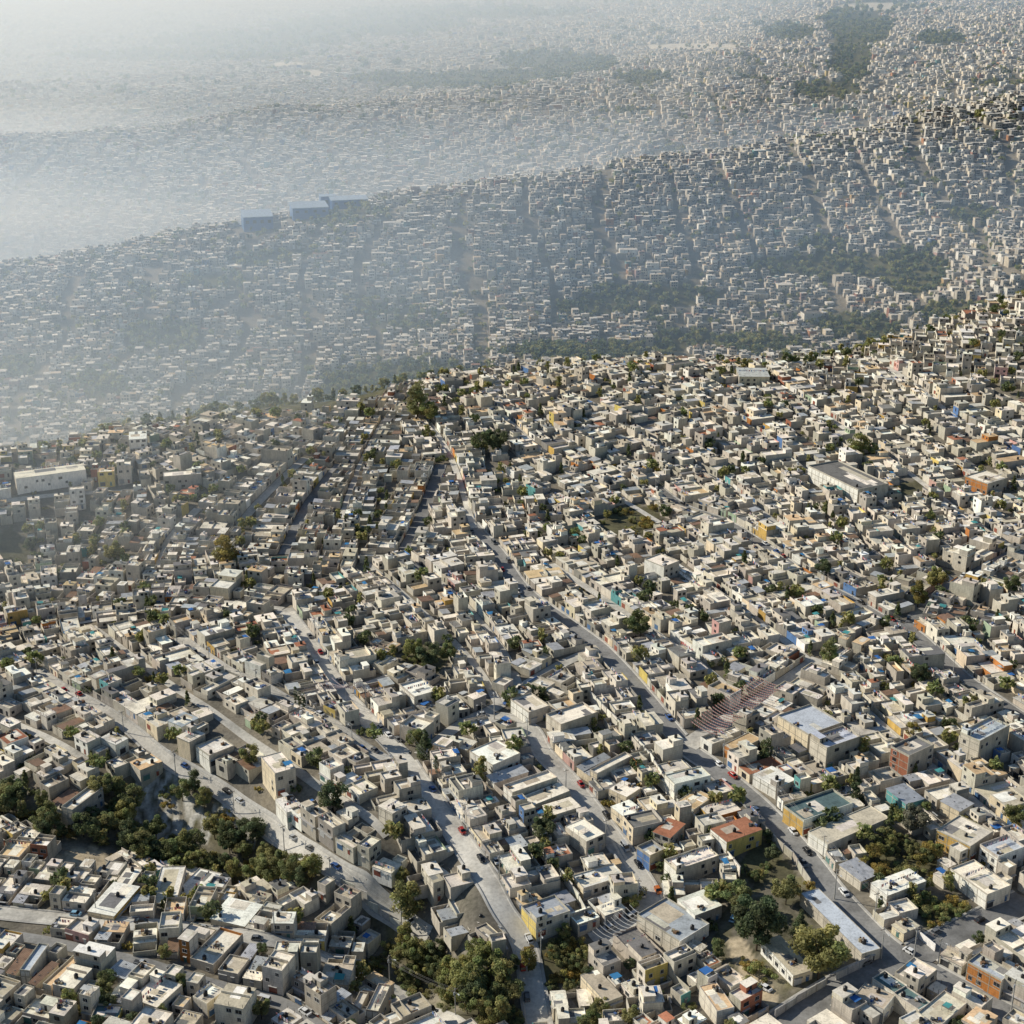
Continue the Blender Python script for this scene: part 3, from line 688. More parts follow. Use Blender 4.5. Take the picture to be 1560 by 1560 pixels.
# near corner, left corner, right corner of each roof, wall height, look, and a phrase that says which one it is
LM = [
 ('R',(200,748),(140,680),(350,665),6.2,dict(wall='yellow',roof='red oxide',side='white',lay='D',par=0,room=0,sidewin=2),'yellow two-storey house with a broad red oxide roof beside the crossroads street'),
 ('R',(935,985),(868,922),(1105,905),4.6,dict(wall='grey block',roof='whitewashed',side='white',lay='D',par=0),'long pale-roofed house with bright white street face above the crossroads'),
 ('R',(1060,770),(1185,0),(0,0),0,None,''),
 ('R',(1320,765),(1185,672),(1395,680),6,dict(wall='grey block',roof='grey',side='ochre',lay='D',par=.4,room=0,sidewin=3),'two-storey house with ochre yellow side and grey roof next to the orchard'),
 ('R',(1395,985),(1225,845),(1500,930),5,dict(wall='pale grey',roof='pale',side='white',lay='D',par=.5,room=0),'house with a long blank white wall above the side road'),
 ('R',(1442,800),(1365,737),(1560,750),6,dict(wall='white',roof='bluish',side='white',lay='D',par=.9,room=0),'white box house with a sunken shaded roof terrace'),
 ('R',(1265,592),(1178,545),(1328,555),4.5,dict(wall='pale grey',roof='tin',side='cream',lay='D',tin=1,room=0),'plain ochre-grey shed with a smooth grey roof above the orchard'),
 ('R',(1020,565),(945,490),(1088,530),4,dict(wall='turquoise',roof='bluish',side='turquoise',lay='D',tin=1,room=0),'turquoise long shed with a curved grey roof'),
 ('R',(1035,348),(960,292),(1140,280),8,dict(wall='grey block',roof='dark',side='brick red',lay='D',par=.8,room=0,sidewin=2),'tall block house with one brick red side and dark roof'),
 ('R',(1110,290),(1040,238),(1205,245),7.4,dict(wall='grey block',roof='tan',side='pale grey',lay='D',par=0,room=0),'house with a flat tan roof behind the brick red side'),
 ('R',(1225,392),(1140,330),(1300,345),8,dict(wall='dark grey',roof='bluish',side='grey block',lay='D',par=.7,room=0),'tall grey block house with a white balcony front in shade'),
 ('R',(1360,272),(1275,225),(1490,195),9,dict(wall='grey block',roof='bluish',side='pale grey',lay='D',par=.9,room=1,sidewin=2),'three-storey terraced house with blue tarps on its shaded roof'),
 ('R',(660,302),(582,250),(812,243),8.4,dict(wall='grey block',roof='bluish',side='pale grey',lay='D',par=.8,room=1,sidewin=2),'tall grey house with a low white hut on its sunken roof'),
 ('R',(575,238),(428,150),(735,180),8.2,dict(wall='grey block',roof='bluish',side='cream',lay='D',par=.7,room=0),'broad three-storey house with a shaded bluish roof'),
 ('R',(838,358),(747,292),(902,328),4.4,dict(wall='pale grey',roof='bluish',side='turquoise',lay='D',par=0,room=0),'low house with a blue-grey roof and pale side in shade'),
 ('R',(245,328),(212,287),(335,252),4.2,dict(wall='grey block',roof='tan',side='orange',lay='D',par=.3),'orange-sided house at the lower end of the red bunting'),
 ('R',(428,492),(325,425),(512,442),4,dict(wall='pale grey',roof='whitewashed',side='white',lay='D',par=0),'house with a wide whitewashed roof facing the crossroads street'),
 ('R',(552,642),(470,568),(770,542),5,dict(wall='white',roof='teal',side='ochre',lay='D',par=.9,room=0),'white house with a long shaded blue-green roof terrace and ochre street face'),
 ('R',(662,757),(590,690),(930,608),4.2,dict(wall='grey block',roof='stained',side='white',lay='D',par=.3,room=0),'long low grey house with stained roof beside the shaded yard'),
 ('R',(815,922),(738,842),(872,872),3.4,dict(wall='grey block',roof='tin',side='pale grey',lay='D',tin=1,room=0),'low shed with ribbed metal roof sheets near the crossroads'),
 ('R',(505,1345),(368,1192),(585,1305),3.8,dict(wall='cream',roof='stained',side='white',lay='D',par=0,room=0,sidewin=5),'long narrow white barrack with a dark stained roof in the dirt yard'),
 ('R',(155,1507),(85,1400),(228,1472),5,dict(wall='white',roof='tan',side='pale grey',lay='D',par=.2,room=0),'white house with a bright tan roof left of the dirt yard'),
 ('R',(818,1245),(545,968),(898,1210),3.8,dict(wall='pale grey',roof='bluish',side='grey block',lay='D',par=.2,room=0),'very long low building with blue-grey roof along the crossroads street'),
 ('R',(1465,1372),(1303,1272),(1512,1322),6,dict(wall='pale grey',roof='bluish',side='orange',lay='D',par=.6,room=0,sidewin=4),'pale two-storey house with an orange band of windows at the lower corner'),
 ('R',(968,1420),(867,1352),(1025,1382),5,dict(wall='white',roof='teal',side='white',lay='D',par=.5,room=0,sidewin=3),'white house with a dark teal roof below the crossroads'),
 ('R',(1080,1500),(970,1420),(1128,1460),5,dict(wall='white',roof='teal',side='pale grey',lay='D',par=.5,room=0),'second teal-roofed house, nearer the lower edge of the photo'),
 ('R',(925,1502),(795,1435),(958,1428),5,dict(wall='white',roof='stained',side='white',lay='D',par=.2,room=0,sidewin=2),'white house with an open ground floor beside the shaded road'),
 ('R',(1180,1580),(1090,1512),(1280,1462),5,dict(wall='pale grey',roof='pale',side='white',lay='D',par=.5,room=0),'house whose roof is heaped with white sacks and scrap'),
 ('R',(1000,1318),(952,1287),(1070,1278),4,dict(wall='cream',roof='pale',side='pale grey',lay='D',par=.3,room=0),'small wedge-shaped house standing at the crossroads'),
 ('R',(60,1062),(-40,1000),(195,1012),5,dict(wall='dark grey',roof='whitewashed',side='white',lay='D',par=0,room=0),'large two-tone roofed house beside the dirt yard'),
 ('F',(1036,1438),(973,1398),(1078,1402),5,dict(wall='white',roof='bluish',side='pale grey',lay='D',par=.6,room=0),'big grey-white house with a sunken blue terrace below the lane end'),
 ('M',(892,1112),(818,1000),(1050,1055),5.2,dict(wall='pale grey',roof='bluish',side='yellow',lay='D',par=.7,room=1),'house with a tall sunlit yellow wall on the wide pale street'),
 ('M',(1410,802),(1350,750),(1480,757),5,dict(wall='cream',roof='bluish',side='blue',lay='D',par=1.0,room=0),'house with bright blue walls round its roof terrace'),
 ('M',(1500,722),(1432,690),(1562,642),5.2,dict(wall='grey block',roof='red oxide',side='pale grey',lay='D',par=0,room=0),'house with a red-brown roof behind the blue roof terrace'),
 ('M',(1302,632),(1235,570),(1385,590),4.4,dict(wall='blue',roof='whitewashed',side='cream',lay='D',par=0,room=0),'house with a plain white roof on the lane with the blue terrace'),
 ('M',(1120,742),(1033,655),(1195,692),5.4,dict(wall='grey block',roof='pale',side='pale grey',lay='D',par=.2,room=0),'two-storey grey house with stained roof by the glossy dark tree'),
 ('M',(1105,955),(1060,882),(1292,880),3.6,dict(wall='pale grey',roof='whitewashed',side='cream',lay='D',par=.4,room=0),'low house with a broad white roof left of the lane'),
 ('M',(962,615),(928,563),(1085,568),4.4,dict(wall='pale grey',roof='pale',side='white',lay='D',par=0,room=0),'pale box house on the left of the lane'),
 ('M',(690,388),(612,312),(790,322),5,dict(wall='pale grey',roof='whitewashed',side='white',lay='D',par=.4,room=0),'house with a white side wall between two streets'),
 ('M',(775,520),(695,400),(955,435),4.6,dict(wall='grey block',roof='pale',side='white',lay='C',par=.8),'walled house with courtyard and long white side wall'),
 ('M',(332,68),(270,10),(432,32),6,dict(wall='pale grey',roof='whitewashed',side='white',lay='D',par=.8,room=0),'house with a white sunken roof at the short link lane'),
 ('M',(235,612),(165,560),(302,568),6,dict(wall='grey block',roof='pale',side='pale grey',lay='D',par=0,room=0),'tall grey house left of the wide pale street'),
 ('M',(162,1482),(20,1432),(240,1442),5,dict(wall='grey block',roof='pale',side='white',lay='C',par=.6),'walled house beside the gully at the lower edge'),
 ('M',(1210,1462),(1088,1347),(1292,1422),3.8,dict(wall='grey block',roof='stained',side='cream',lay='D',par=.15,room=0),'long low house with worn roof below the bright slope'),
 ('M',(430,912),(375,895),(482,880),7.4,dict(wall='grey block',roof='stained',side='pale grey',lay='D',par=0,room=0),'narrow tower-like grey house above the ravine street'),
 ('L',(1265,432),(1182,358),(1362,370),9.2,dict(wall='pale grey',roof='pale',side='cream',lay='D',par=.3,room=0,sidewin=2),'three-storey block house standing tallest above the ravine street'),
 ('L',(1200,545),(1115,488),(1280,482),5.2,dict(wall='pale grey',roof='whitewashed',side='pale grey',lay='D',par=.7,room=1),'house with a terrace in front of the three-storey block'),
 ('L',(1320,612),(1245,562),(1402,545),4.2,dict(wall='white',roof='whitewashed',side='white',lay='D',par=0,room=0),'low house with a clean white roof above the ravine street'),
 ('L',(955,1320),(850,1288),(1050,1205),6.4,dict(wall='blue',roof='tan',side='pale grey',lay='D',par=0,room=0),'big house with a tan roof and blue front at the lower left'),
 ('L',(1225,1425),(1160,1390),(1355,1300),5,dict(wall='cream',roof='whitewashed',side='pale grey',lay='D',par=0,room=0),'house with a bright white sloping roof at the lower left'),
 ('L',(1320,1432),(1250,1402),(1410,1312),5.6,dict(wall='yellow',roof='pale',side='pale grey',lay='D',par=.2,room=0),'house with a yellow door front and pale roof at the lower left'),
 ('L',(592,1370),(505,1325),(637,1310),3,dict(wall='grey block',roof='tin',lay='D',tin=1,room=0),'small shed with a ribbed pale metal roof at the lower left'),
 ('L',(715,1475),(582,1440),(850,1385),4.2,dict(wall='grey block',roof='pale',side='grey block',lay='D',par=.2,room=1),'wide low house with a plain beige roof at the lower left'),
 ('L',(1120,1092),(1000,1062),(1160,1035),3.6,dict(wall='cream',roof='whitewashed',lay='D',par=0,room=0),'low house with a flat white roof on the street below the ravine'),
 ('L',(282,1045),(150,1012),(348,950),5,dict(wall='dark grey',roof='pale',side='pale grey',lay='D',par=.2,room=1),'long pale-roofed house on the street below the ravine'),
 ('L',(520,1052),(400,1028),(640,960),3.8,dict(wall='ochre',roof='whitewashed',side='cream',lay='D',par=0,room=0),'low house with an ochre front on the street below the ravine'),
 ('L',(578,952),(520,925),(635,880),5,dict(wall='cream',roof='pale',side='pale grey',lay='D',par=0,room=0),'cream box house at the edge of the ravine'),
 ('L',(800,978),(682,960),(855,885),4.2,dict(wall='pale grey',roof='whitewashed',side='pale grey',lay='D',par=.3,room=0),'wide white-roofed house below the ravine trees'),
 ('L',(910,980),(842,935),(975,900),4.2,dict(wall='pale grey',roof='whitewashed',side='orange',lay='D',par=.3,room=0),'white-roofed house next to a narrow orange yard'),
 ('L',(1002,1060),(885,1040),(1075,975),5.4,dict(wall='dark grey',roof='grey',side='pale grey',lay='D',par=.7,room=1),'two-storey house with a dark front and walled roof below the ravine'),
 ('L',(1240,1132),(1138,1110),(1292,1078),3.6,dict(wall='white',roof='whitewashed',side='white',lay='D',par=0,room=0),'low white house at the end of the street below the ravine'),
 ('L',(335,612),(212,540),(445,485),6,dict(wall='grey block',roof='stained',side='pale grey',lay='C',par=.9),'fortress-like grey house on the edge of the ravine'),
 ('L',(640,445),(610,370),(722,358),5,dict(wall='grey block',roof='tan',side='pale grey',lay='D',par=0,room=0),'house with a tan roof above the rubble slope'),
 ('L',(530,302),(460,252),(582,258),5,dict(wall='white',roof='whitewashed',side='white',lay='D',par=0,room=0),'white house with clean white roof above the ravine'),
 ('L',(35,292),(-20,250),(132,238),5,dict(wall='white',roof='red oxide',side='pale grey',lay='D',par=.2,room=0),'white house with a red-brown roof at the far left'),
 ('L',(960,362),(888,302),(1075,268),4.4,dict(wall='pale grey',roof='grey',side='white',lay='D',par=.6,room=0),'house with a walled grey roof above the ravine street'),
 ('L',(832,217),(768,192),(905,148),5,dict(wall='white',roof='bluish',side='white',lay='D',par=0,room=0),'white house with a bluish roof above the ravine street'),
 ('C',(820,835),(740,790),(960,740),5,None,''),
 ('C',(985,640),(850,470),(1195,560),6,dict(wall='white',roof='whitewashed',side='white',lay='C',par=.4),'large white house with columns on the crossroads street'),
 ('C',(1110,790),(1020,730),(1210,690),4.2,dict(wall='cream',roof='tan',side='white',lay='D',par=.2,room=0),'house with a tan roof behind the yellow house'),
 ('C',(1210,850),(1172,770),(1370,765),3.6,dict(wall='orange',roof='pale',side='ochre',lay='D',par=.1,room=0),'low orange-walled hut beside the yellow house'),
 ('C',(1130,1390),(960,1300),(1310,1330),3.8,dict(wall='dark grey',roof='whitewashed',side='cream',lay='D',par=0,room=0),'house with a bright white panel roof below the lane'),
 ('C',(1000,1160),(930,1090),(1260,1040),5.6,dict(wall='grey block',roof='pale',side='white',lay='D',par=.8,room=1,st=2),'two-storey house with laundry on its walled roof'),
 ('C',(520,560),(390,490),(740,440),4.4,dict(wall='grey block',roof='pale',side='cream',lay='C',par=.7),'house with courtyard wall and blue tank corner on the lane'),
 ('C',(700,710),(595,650),(780,640),4.2,dict(wall='cream',roof='pale',side='cream',lay='D',par=.1,room=0),'house with a plain pale roof on the right of the lane'),
 ('C',(290,280),(260,200),(470,170),5,dict(wall='grey block',roof='pale',side='pale grey',lay='D',par=.9,room=0),'roofless-looking grey block house at the head of the lane'),
 ('C',(100,190),(10,105),(210,135),5,dict(wall='grey block',roof='pale',side='white',lay='D',par=.6,room=0),'pale cream house on the bend at the head of the lane'),
 ('C',(240,850),(215,770),(410,750),5,dict(wall='grey block',roof='whitewashed',side='pale grey',lay='D',par=0,room=0),'long box house with pale roof left of the lane'),
 ('C',(120,770),(90,700),(320,660),4,dict(wall='grey block',roof='pale',side='pale grey',lay='D',par=0,room=0),'low house with a pale slab roof left of the lane'),
 ('B',(590,100),(540,60),(690,60),4,None,''),
 ('B',(180,1190),(35,1185),(300,1030),4.4,dict(wall='pale grey',roof='bluish',side='white',lay='C',par=.6),'walled house with a blue-grey terrace on the lowest left lane'),
 ('B',(310,1290),(180,1250),(490,1110),4,dict(wall='cream',roof='tan',side='pale grey',lay='C',par=.5),'walled house with a tan courtyard at the lower left'),
 ('B',(1260,1370),(1145,1345),(1400,1320),4.6,dict(wall='cream',roof='grey',side='pale grey',lay='D',par=.6,room=0),'house with a walled grey roof at the bottom left of the photo'),
 ('B',(720,1480),(550,1480),(760,1400),4,dict(wall='yellow',roof='teal',side='grey block',lay='D',par=.6,room=0),'house with a yellow front and blue-green roof at the bottom'),
]
BIG = [
 ('F',(25,735),(20,716),(131,718),7,dict(wall='white',roof='pale',side='pale grey',lay='D',par=0,room=0,st=2),'long white school building with a row of windows on the left crest','school'),
 ('F',(1308,752),(1233,708),(1352,738),8,dict(wall='grey block',roof='dark',side='white',lay='D',par=.8,room=0),'big warehouse with a long blank white wall','warehouse'),
 ('F',(1505,740),(1472,726),(1534,727),6.5,dict(wall='grey block',roof='pale',side='orange',lay='D',par=.5,room=0,sidewin=4),'large orange-sided building among grey houses on the right','building'),
 ('F',(1125,574),(1124,561),(1170,574),6.5,dict(wall='cream',roof='whitewashed',lay='D',tin=1,room=0),'hall with a bright white sheet roof near the crest','hall'),
 ('F',(197,672),(196,658),(224,669),8,dict(wall='white',roof='whitewashed',side='white',lay='D',par=0,room=0),'tall bright white building standing out on the left crest','building'),
 ('F',(1012,866),(993,852),(1024,854),9,dict(wall='grey block',roof='pale',side='white',lay='D',par=.5,room=0),'tall white-sided house above the middle street','house'),
 ('F',(106,748),(104,741),(129,745),11,dict(wall='white',roof='pale',side='white',lay='D',par=.4,room=0,st=3),'slim four-storey white block below the long school','building'),
 ('F',(150,722),(148,712),(175,719),8,dict(wall='yellow',roof='tan',side='cream',lay='D',par=.3,room=0),'yellow-fronted building next to the long school','building'),
 ('F',(179,712),(177,703),(200,709),10,dict(wall='pale grey',roof='pale',side='white',lay='D',par=.4,room=1,st=3),'tall pale building between the yellow front and the bright white one','building'),
 ('F',(250,728),(247,719),(308,722),7.5,dict(wall='pale grey',roof='pale',side='pale grey',lay='D',par=.3,room=1,st=2),'long pale two-storey block on the left slope','building'),
 ('F',(690,1000),(0,0),(0,0),0,None,'',''),
]
place_n = {}
def add_landmark(row, kind='house'):
    k, N, L, Rr, h, spec, text = row[:7]
    if spec is None: return
    cx, cy, ang, w, d = from_roof(crop(k, N), crop(k, L), crop(k, Rr), h + spec.get('par', 0))
    w = min(w, 48); d = min(d, 48)
    # shrink until the plot is mostly free of roads and neighbours
    for sc in (1, .93, .86, .8, .72, .64):
        if free(cx, cy, ang, w*sc, d*sc) > .93:
            spec = dict(spec, h=h, cat=kind); mark(cx, cy, ang, w*sc, d*sc); PLOTS.append((cx, cy, ang, w*sc, d*sc, spec, ('text', text))); return
for row in BIG: add_landmark(row, row[7])
for row in LM: add_landmark(row)
occ_built = occ.copy()
for p in list(GREEN.values()) + list(CLEAR.values()): mark_poly(p)
def try_plot(r, cx, cy, ang, w, d, place, need=.95, spec=None):
    if free(cx, cy, ang, w, d) < need: return False
    mark(cx, cy, ang, w, d); PLOTS.append((cx, cy, ang, w - .12, d - .12, spec, place)); return True
PXOK = lambda x, y: abs(x / y) < .47 and y < crest_y(x, y) + 22 and y > 290
rp = random.Random(11)
for s in STREETS:                                    # plots along every street, two rows back to back
    for side in (1, -1):
        q = 0.0
        while q < s.L - 3:
            w = U(rp, 5.8, 9.4)
            if s.p[min(len(s.p)-1, int(q / s.L * len(s.p)))][1] > 640: w *= .92
            x, y, tx, ty = on_street(s, q + w/2); nx, ny = -ty*side, tx*side
            done = False
            if rp.random() < .11: q += w; continue
            if PXOK(x, y):
                for d in (U(rp, 13, 18), 12, 10, 8, 6):
                    o = s.hw + (1.05 if s.pav else .35) + d/2
                    if try_plot(rp, x + nx*o, y + ny*o, atan2(-nx, ny), w, d, (s.i, side, q, 0)): done = True; break
            q += (w + .05) if done else 1.6
cand = []
for k in range(30000):                                # the ground between
    y = exp(U(rp, log(300), log(1150))); x = U(rp, -.46, .46) * y
    if not PXOK(x, y): continue
    sg, dist = nearest(x, y)
    if dist > 200: continue
    n = np.array((-sg[3], sg[2])); side = 1 if (x - sg[0])*n[0] + (y - sg[1])*n[1] > 0 else -1; n = n*side
    ang = atan2(-n[0], n[1]) + (0 if rp.random() < .75 else pi)
    for w, d in ((U(rp, 6, 9), U(rp, 9, 14)), (6.3, 8.5), (5, 6.5), (3.8, 4.6)):
        if try_plot(rp, x, y, ang, w, d, (int(sg[4]), side, float(sg[5]), 1), .95 if w > 6 else .98): break
# ---- which ones are things of their own: the 300 that show largest
def seen_key(p):
    z = float(hz(p[0], p[1])); px, py, dep = proj(p[0], p[1], z)
    return (dep if (-25 < px < 1585 and py < 1585) else 1e9), px, py
keys = [seen_key(p) for p in PLOTS]
order = sorted(range(len(PLOTS)), key=lambda i: keys[i][0] - (120 if PLOTS[i][6][0] == 'text' and PLOTS[i][6][1] else 0))
special = [i for i in order if PLOTS[i][5] and PLOTS[i][5].get('cat', 'house') != 'house']
IND = [i for i in order if keys[i][0] < 1e8 and i not in special][:296]
INDSET = set(IND) | set(special)
# which one: counted along its street from the near end
lists = {}
for i in IND:
    pl = PLOTS[i][6]
    if pl[0] != 'text': lists.setdefault((pl[0], pl[1], pl[3]), []).append((pl[2], i))
WHERE = {}
for (si, side, row), L in lists.items():
    s = STREETS[si]
    x0, y0, *_ = on_street(s, 0); x1, y1, *_ = on_street(s, s.L)
    rev = y0 > y1                                   # street point 0 is the far end
    L.sort(reverse=rev)
    # side as seen in the photo: which side of the street has the larger x at the middle
    _, _, tx, ty = on_street(s, s.L/2); nx = -ty*side
    sd = 'right' if nx > 0 else 'left'
    nm = s.name
    for n, (q, i) in enumerate(L):
        WHERE[i] = (ordinal(n + 1), sd, si, row)
# alleys share a name in the list above: single each out by what it runs beside
ALLEY = {}
for s in STREETS:
    if s.name == 'alley':
        ALLEY[s.i] = ordinal(len(ALLEY) + 1)
def street_phrase(si):
    s = STREETS[si]
    if s.name != 'alley': return s.name
    mx, my, *_ = on_street(s, s.L*.75); sg, dist = nearest(mx, my, SEG_MAIN)
    return '%s alley, near %s' % (ALLEY[si], STREETS[int(sg[4])].name)
def where_text(i):
    o, sd, si, row = WHERE[i]
    return (('%s %s along the %s' if row == 0 else '%s set back %s of the %s') % (o, sd, street_phrase(si)))

tank_slots = []; junk_slots = []; mass = Pile(); HOUSES = {}
def short(i): 
    pl = PLOTS[i][6]
    return pl[1] if pl[0] == 'text' else where_text(i)
group_h = 'houses on the near hill'
used_labels = {}
for i, p in enumerate(PLOTS):
    cx, cy, ang, w, d, spec, pl = p
    r = random.Random(1000 + i)
    c_, s_ = cos(ang), sin(ang)
    zs = hz(np.array([cx + (a*c_ - b*s_) for a in (-w/2, w/2) for b in (-d/2, d/2)]), np.array([cy + (a*s_ + b*c_) for a in (-w/2, w/2) for b in (-d/2, d/2)]))
    z = float(zs.mean()) + .12
    if i in INDSET:
        g = gen(r, w, d, 0, spec); cat = (spec or {}).get('cat', 'house')
        o = empty(cat, (cx, cy, z), ang); HOUSES[i] = o
        for n, m in g['parts']:
            if m.v: build(n, m, o)
        g['ops'] = g['ops'] if len(g['ops']) < 14 else r.sample(g['ops'], 14)
        for kind, x, y, zz, rot, sp in g['ops']:
            if kind == 'window': zz += 1.0
            else: zz += .05
            obj(kind, opening_mesh(r, kind, sp), o, (x + sin(rot)*.003, y - cos(rot)*.003, zz), rot)
        stw = {1: 'one-storey', 2: 'two-storey', 3: 'three-storey'}.get(g['st'], 'tall')
        if pl[0] == 'text': lab = pl[1]
        else:
            lab = '%s %s house, %s roof, %s' % (stw, g['wall'], g['roof'], where_text(i))
            for alt in ('%s %s house, %s' % (stw, g['wall'], where_text(i)), '%s house, %s' % (g['wall'], where_text(i)), 'house ' + where_text(i)):
                if len(lab.split()) > 16: lab = alt
        tag(o, lab, cat, group_h if cat == 'house' else None)
        for k, t in enumerate(g['tanks']): tank_slots.append((i, o, k, len(g['tanks']), t))
        for k, t in enumerate(g['junk']): junk_slots.append((i, o, k, len(g['junk']), t))
    else:
        g = gen(r, w, d, 1 if cy < 760 else 2, spec)
        for n, m in g['parts']:
            if not m.v: continue
            for kind, x, y, zz, rot, sp in g['ops']:
                if m is not g['parts'][0][1]: break
                if r.random() < .25: continue
                h_ = 1.2 if kind == 'window' else 2.1; zz = zz + (1.0 if kind == 'window' else .05); ww = {'window': .65, 'door': .5, 'gate': 1.25}[kind]
                cc = DARK if kind == 'window' or r.random() < .6 else r.choice(((.5,.5,.49), (.28,.09,.06), (.08,.16,.3)))
                if abs(rot) < 1 or abs(rot) > 2: m.box(x-ww, x+ww, y-.06, y+.06, zz, zz+h_, cc, PLAST)
                else: m.box(x-.06, x+.06, y-ww, y+ww, zz, zz+h_, cc, PLAST)
            mass.add(*m.arrays(), (cx, cy, z), ang)
        m = MB()
        for x, y, zz in g['tanks']: m.cyl(x, y, zz, zz+1.35, .6, .55, (.02,.02,.022) if r.random() < .8 else (.6,.6,.58), PLAST, 6)
        for x, y, zz in g['junk']:
            for k in range(4):
                a, b, h = U(r,.2,.7), U(r,.2,.7), U(r,.3,1.1); X = x+U(r,-1,1); Y = y+U(r,-1,1); m.box(X-a, X+a, Y-b, Y+b, zz, zz+h, r.choice(((.1,.09,.08),(.3,.29,.27),(.5,.5,.5),(.2,.12,.08),(.1,.14,.25))), CLOTH)
        if m.v: mass.add(*m.arrays(), (cx, cy, z), ang)
print('plots', len(PLOTS), 'individual', len(INDSET))

# ---- water tanks on the roofs, each a thing of its own
mb = MB(); BK = (.018, .018, .02)
mb.cyl(0, 0, 0, 1.05, .56, .56, BK, PLAST, 12, False)
for z in (.25, .5, .75): mb.cyl(0, 0, z, z+.07, .575, .575, BK, PLAST, 12, False)
mb.cyl(0, 0, 1.05, 1.32, .56, .3, BK, PLAST, 12)
tank_me = mesh_from('water_tank', *mb.arrays(), smooth=False)
mb = MB(); mb.cyl(0, 0, 1.32, 1.42, .24, .22, (.03,.03,.03), PLAST, 10); lid_me = mesh_from('lid', *mb.arrays())
mb = MB(); mb.tube([(.5,0,.15),(.85,0,.15),(.85,0,.02)], .035, (.5,.5,.5), PAINT); pipe_me = mesh_from('pipe', *mb.arrays())
def world_of(o, t):
    a = o.rotation_euler[2]; return (o.location[0] + t[0]*cos(a) - t[1]*sin(a), o.location[1] + t[0]*sin(a) + t[1]*cos(a), o.location[2] + t[2])
def words16(t): return ' '.join(t.split()[:16])
rt = random.Random(5)
for i, ho, k, n, t in tank_slots[:260]:
    o = obj('water_tank', tank_me, None, world_of(ho, t), U(rt, 0, 6))
    s = U(rt, .85, 1.15); o.scale = (s, s, s)
    obj('lid', lid_me, o); obj('pipe', pipe_me, o)
    sub = short(i)
    lab = 'black tank on %s' % (sub if PLOTS[i][6][0] != 'text' else 'the ' + sub)
    if n > 1: lab = ('higher ' if k else 'other ') + lab if len(lab.split()) < 16 else lab
    tag(o, words16(lab), 'water tank', 'black water tanks on the roofs')
for i, ho, k, n, t in junk_slots[:250]:
    r = random.Random(i*7 + k); m = MB()
    for q in range(9):
        a, b, h = U(r,.1,.6), U(r,.1,.5), U(r,.15,.8); X = U(r,-1,1); Y = U(r,-.8,.8); th = U(r,0,3); ca, sa = cos(th), sin(th)
        cc = r.choice(((.08,.07,.06),(.28,.27,.25),(.52,.52,.52),(.2,.12,.07),(.08,.13,.28),(.36,.3,.2),(.12,.12,.12)))
        pts = [(X + x*ca - y*sa, Y + x*sa + y*ca) for x, y in ((-a,-b),(a,-b),(a,b),(-a,b))]; tl = U(r,-.12,.12)
        m.hexa([(x, y, 0) for x, y in pts] + [(x, y, h + tl*x) for x, y in pts], cc, CLOTH)
    for q in range(4):
        x, y = U(r,-1,.3), U(r,-.8,.8); m.tube([(x,y,.05),(x+U(r,.6,1.6),y+U(r,-.5,.5),U(r,.1,.9))], .05, (.3,.22,.14), BARK)
    o = obj('scrap_heap', mesh_from('scrap_heap', *m.arrays()), None, world_of(ho, t), U(r, 0, 6))
    sub = short(i); place = 'in the yard of ' if t[2] < 1 else 'on the roof of '
    lab = 'scrap ' + place + (sub if PLOTS[i][6][0] != 'text' else 'the ' + sub)
    if n > 1: lab = ORD1[k+1] + ' ' + lab
    tag(o, words16(lab), 'scrap heap', 'heaps of scrap at the houses')
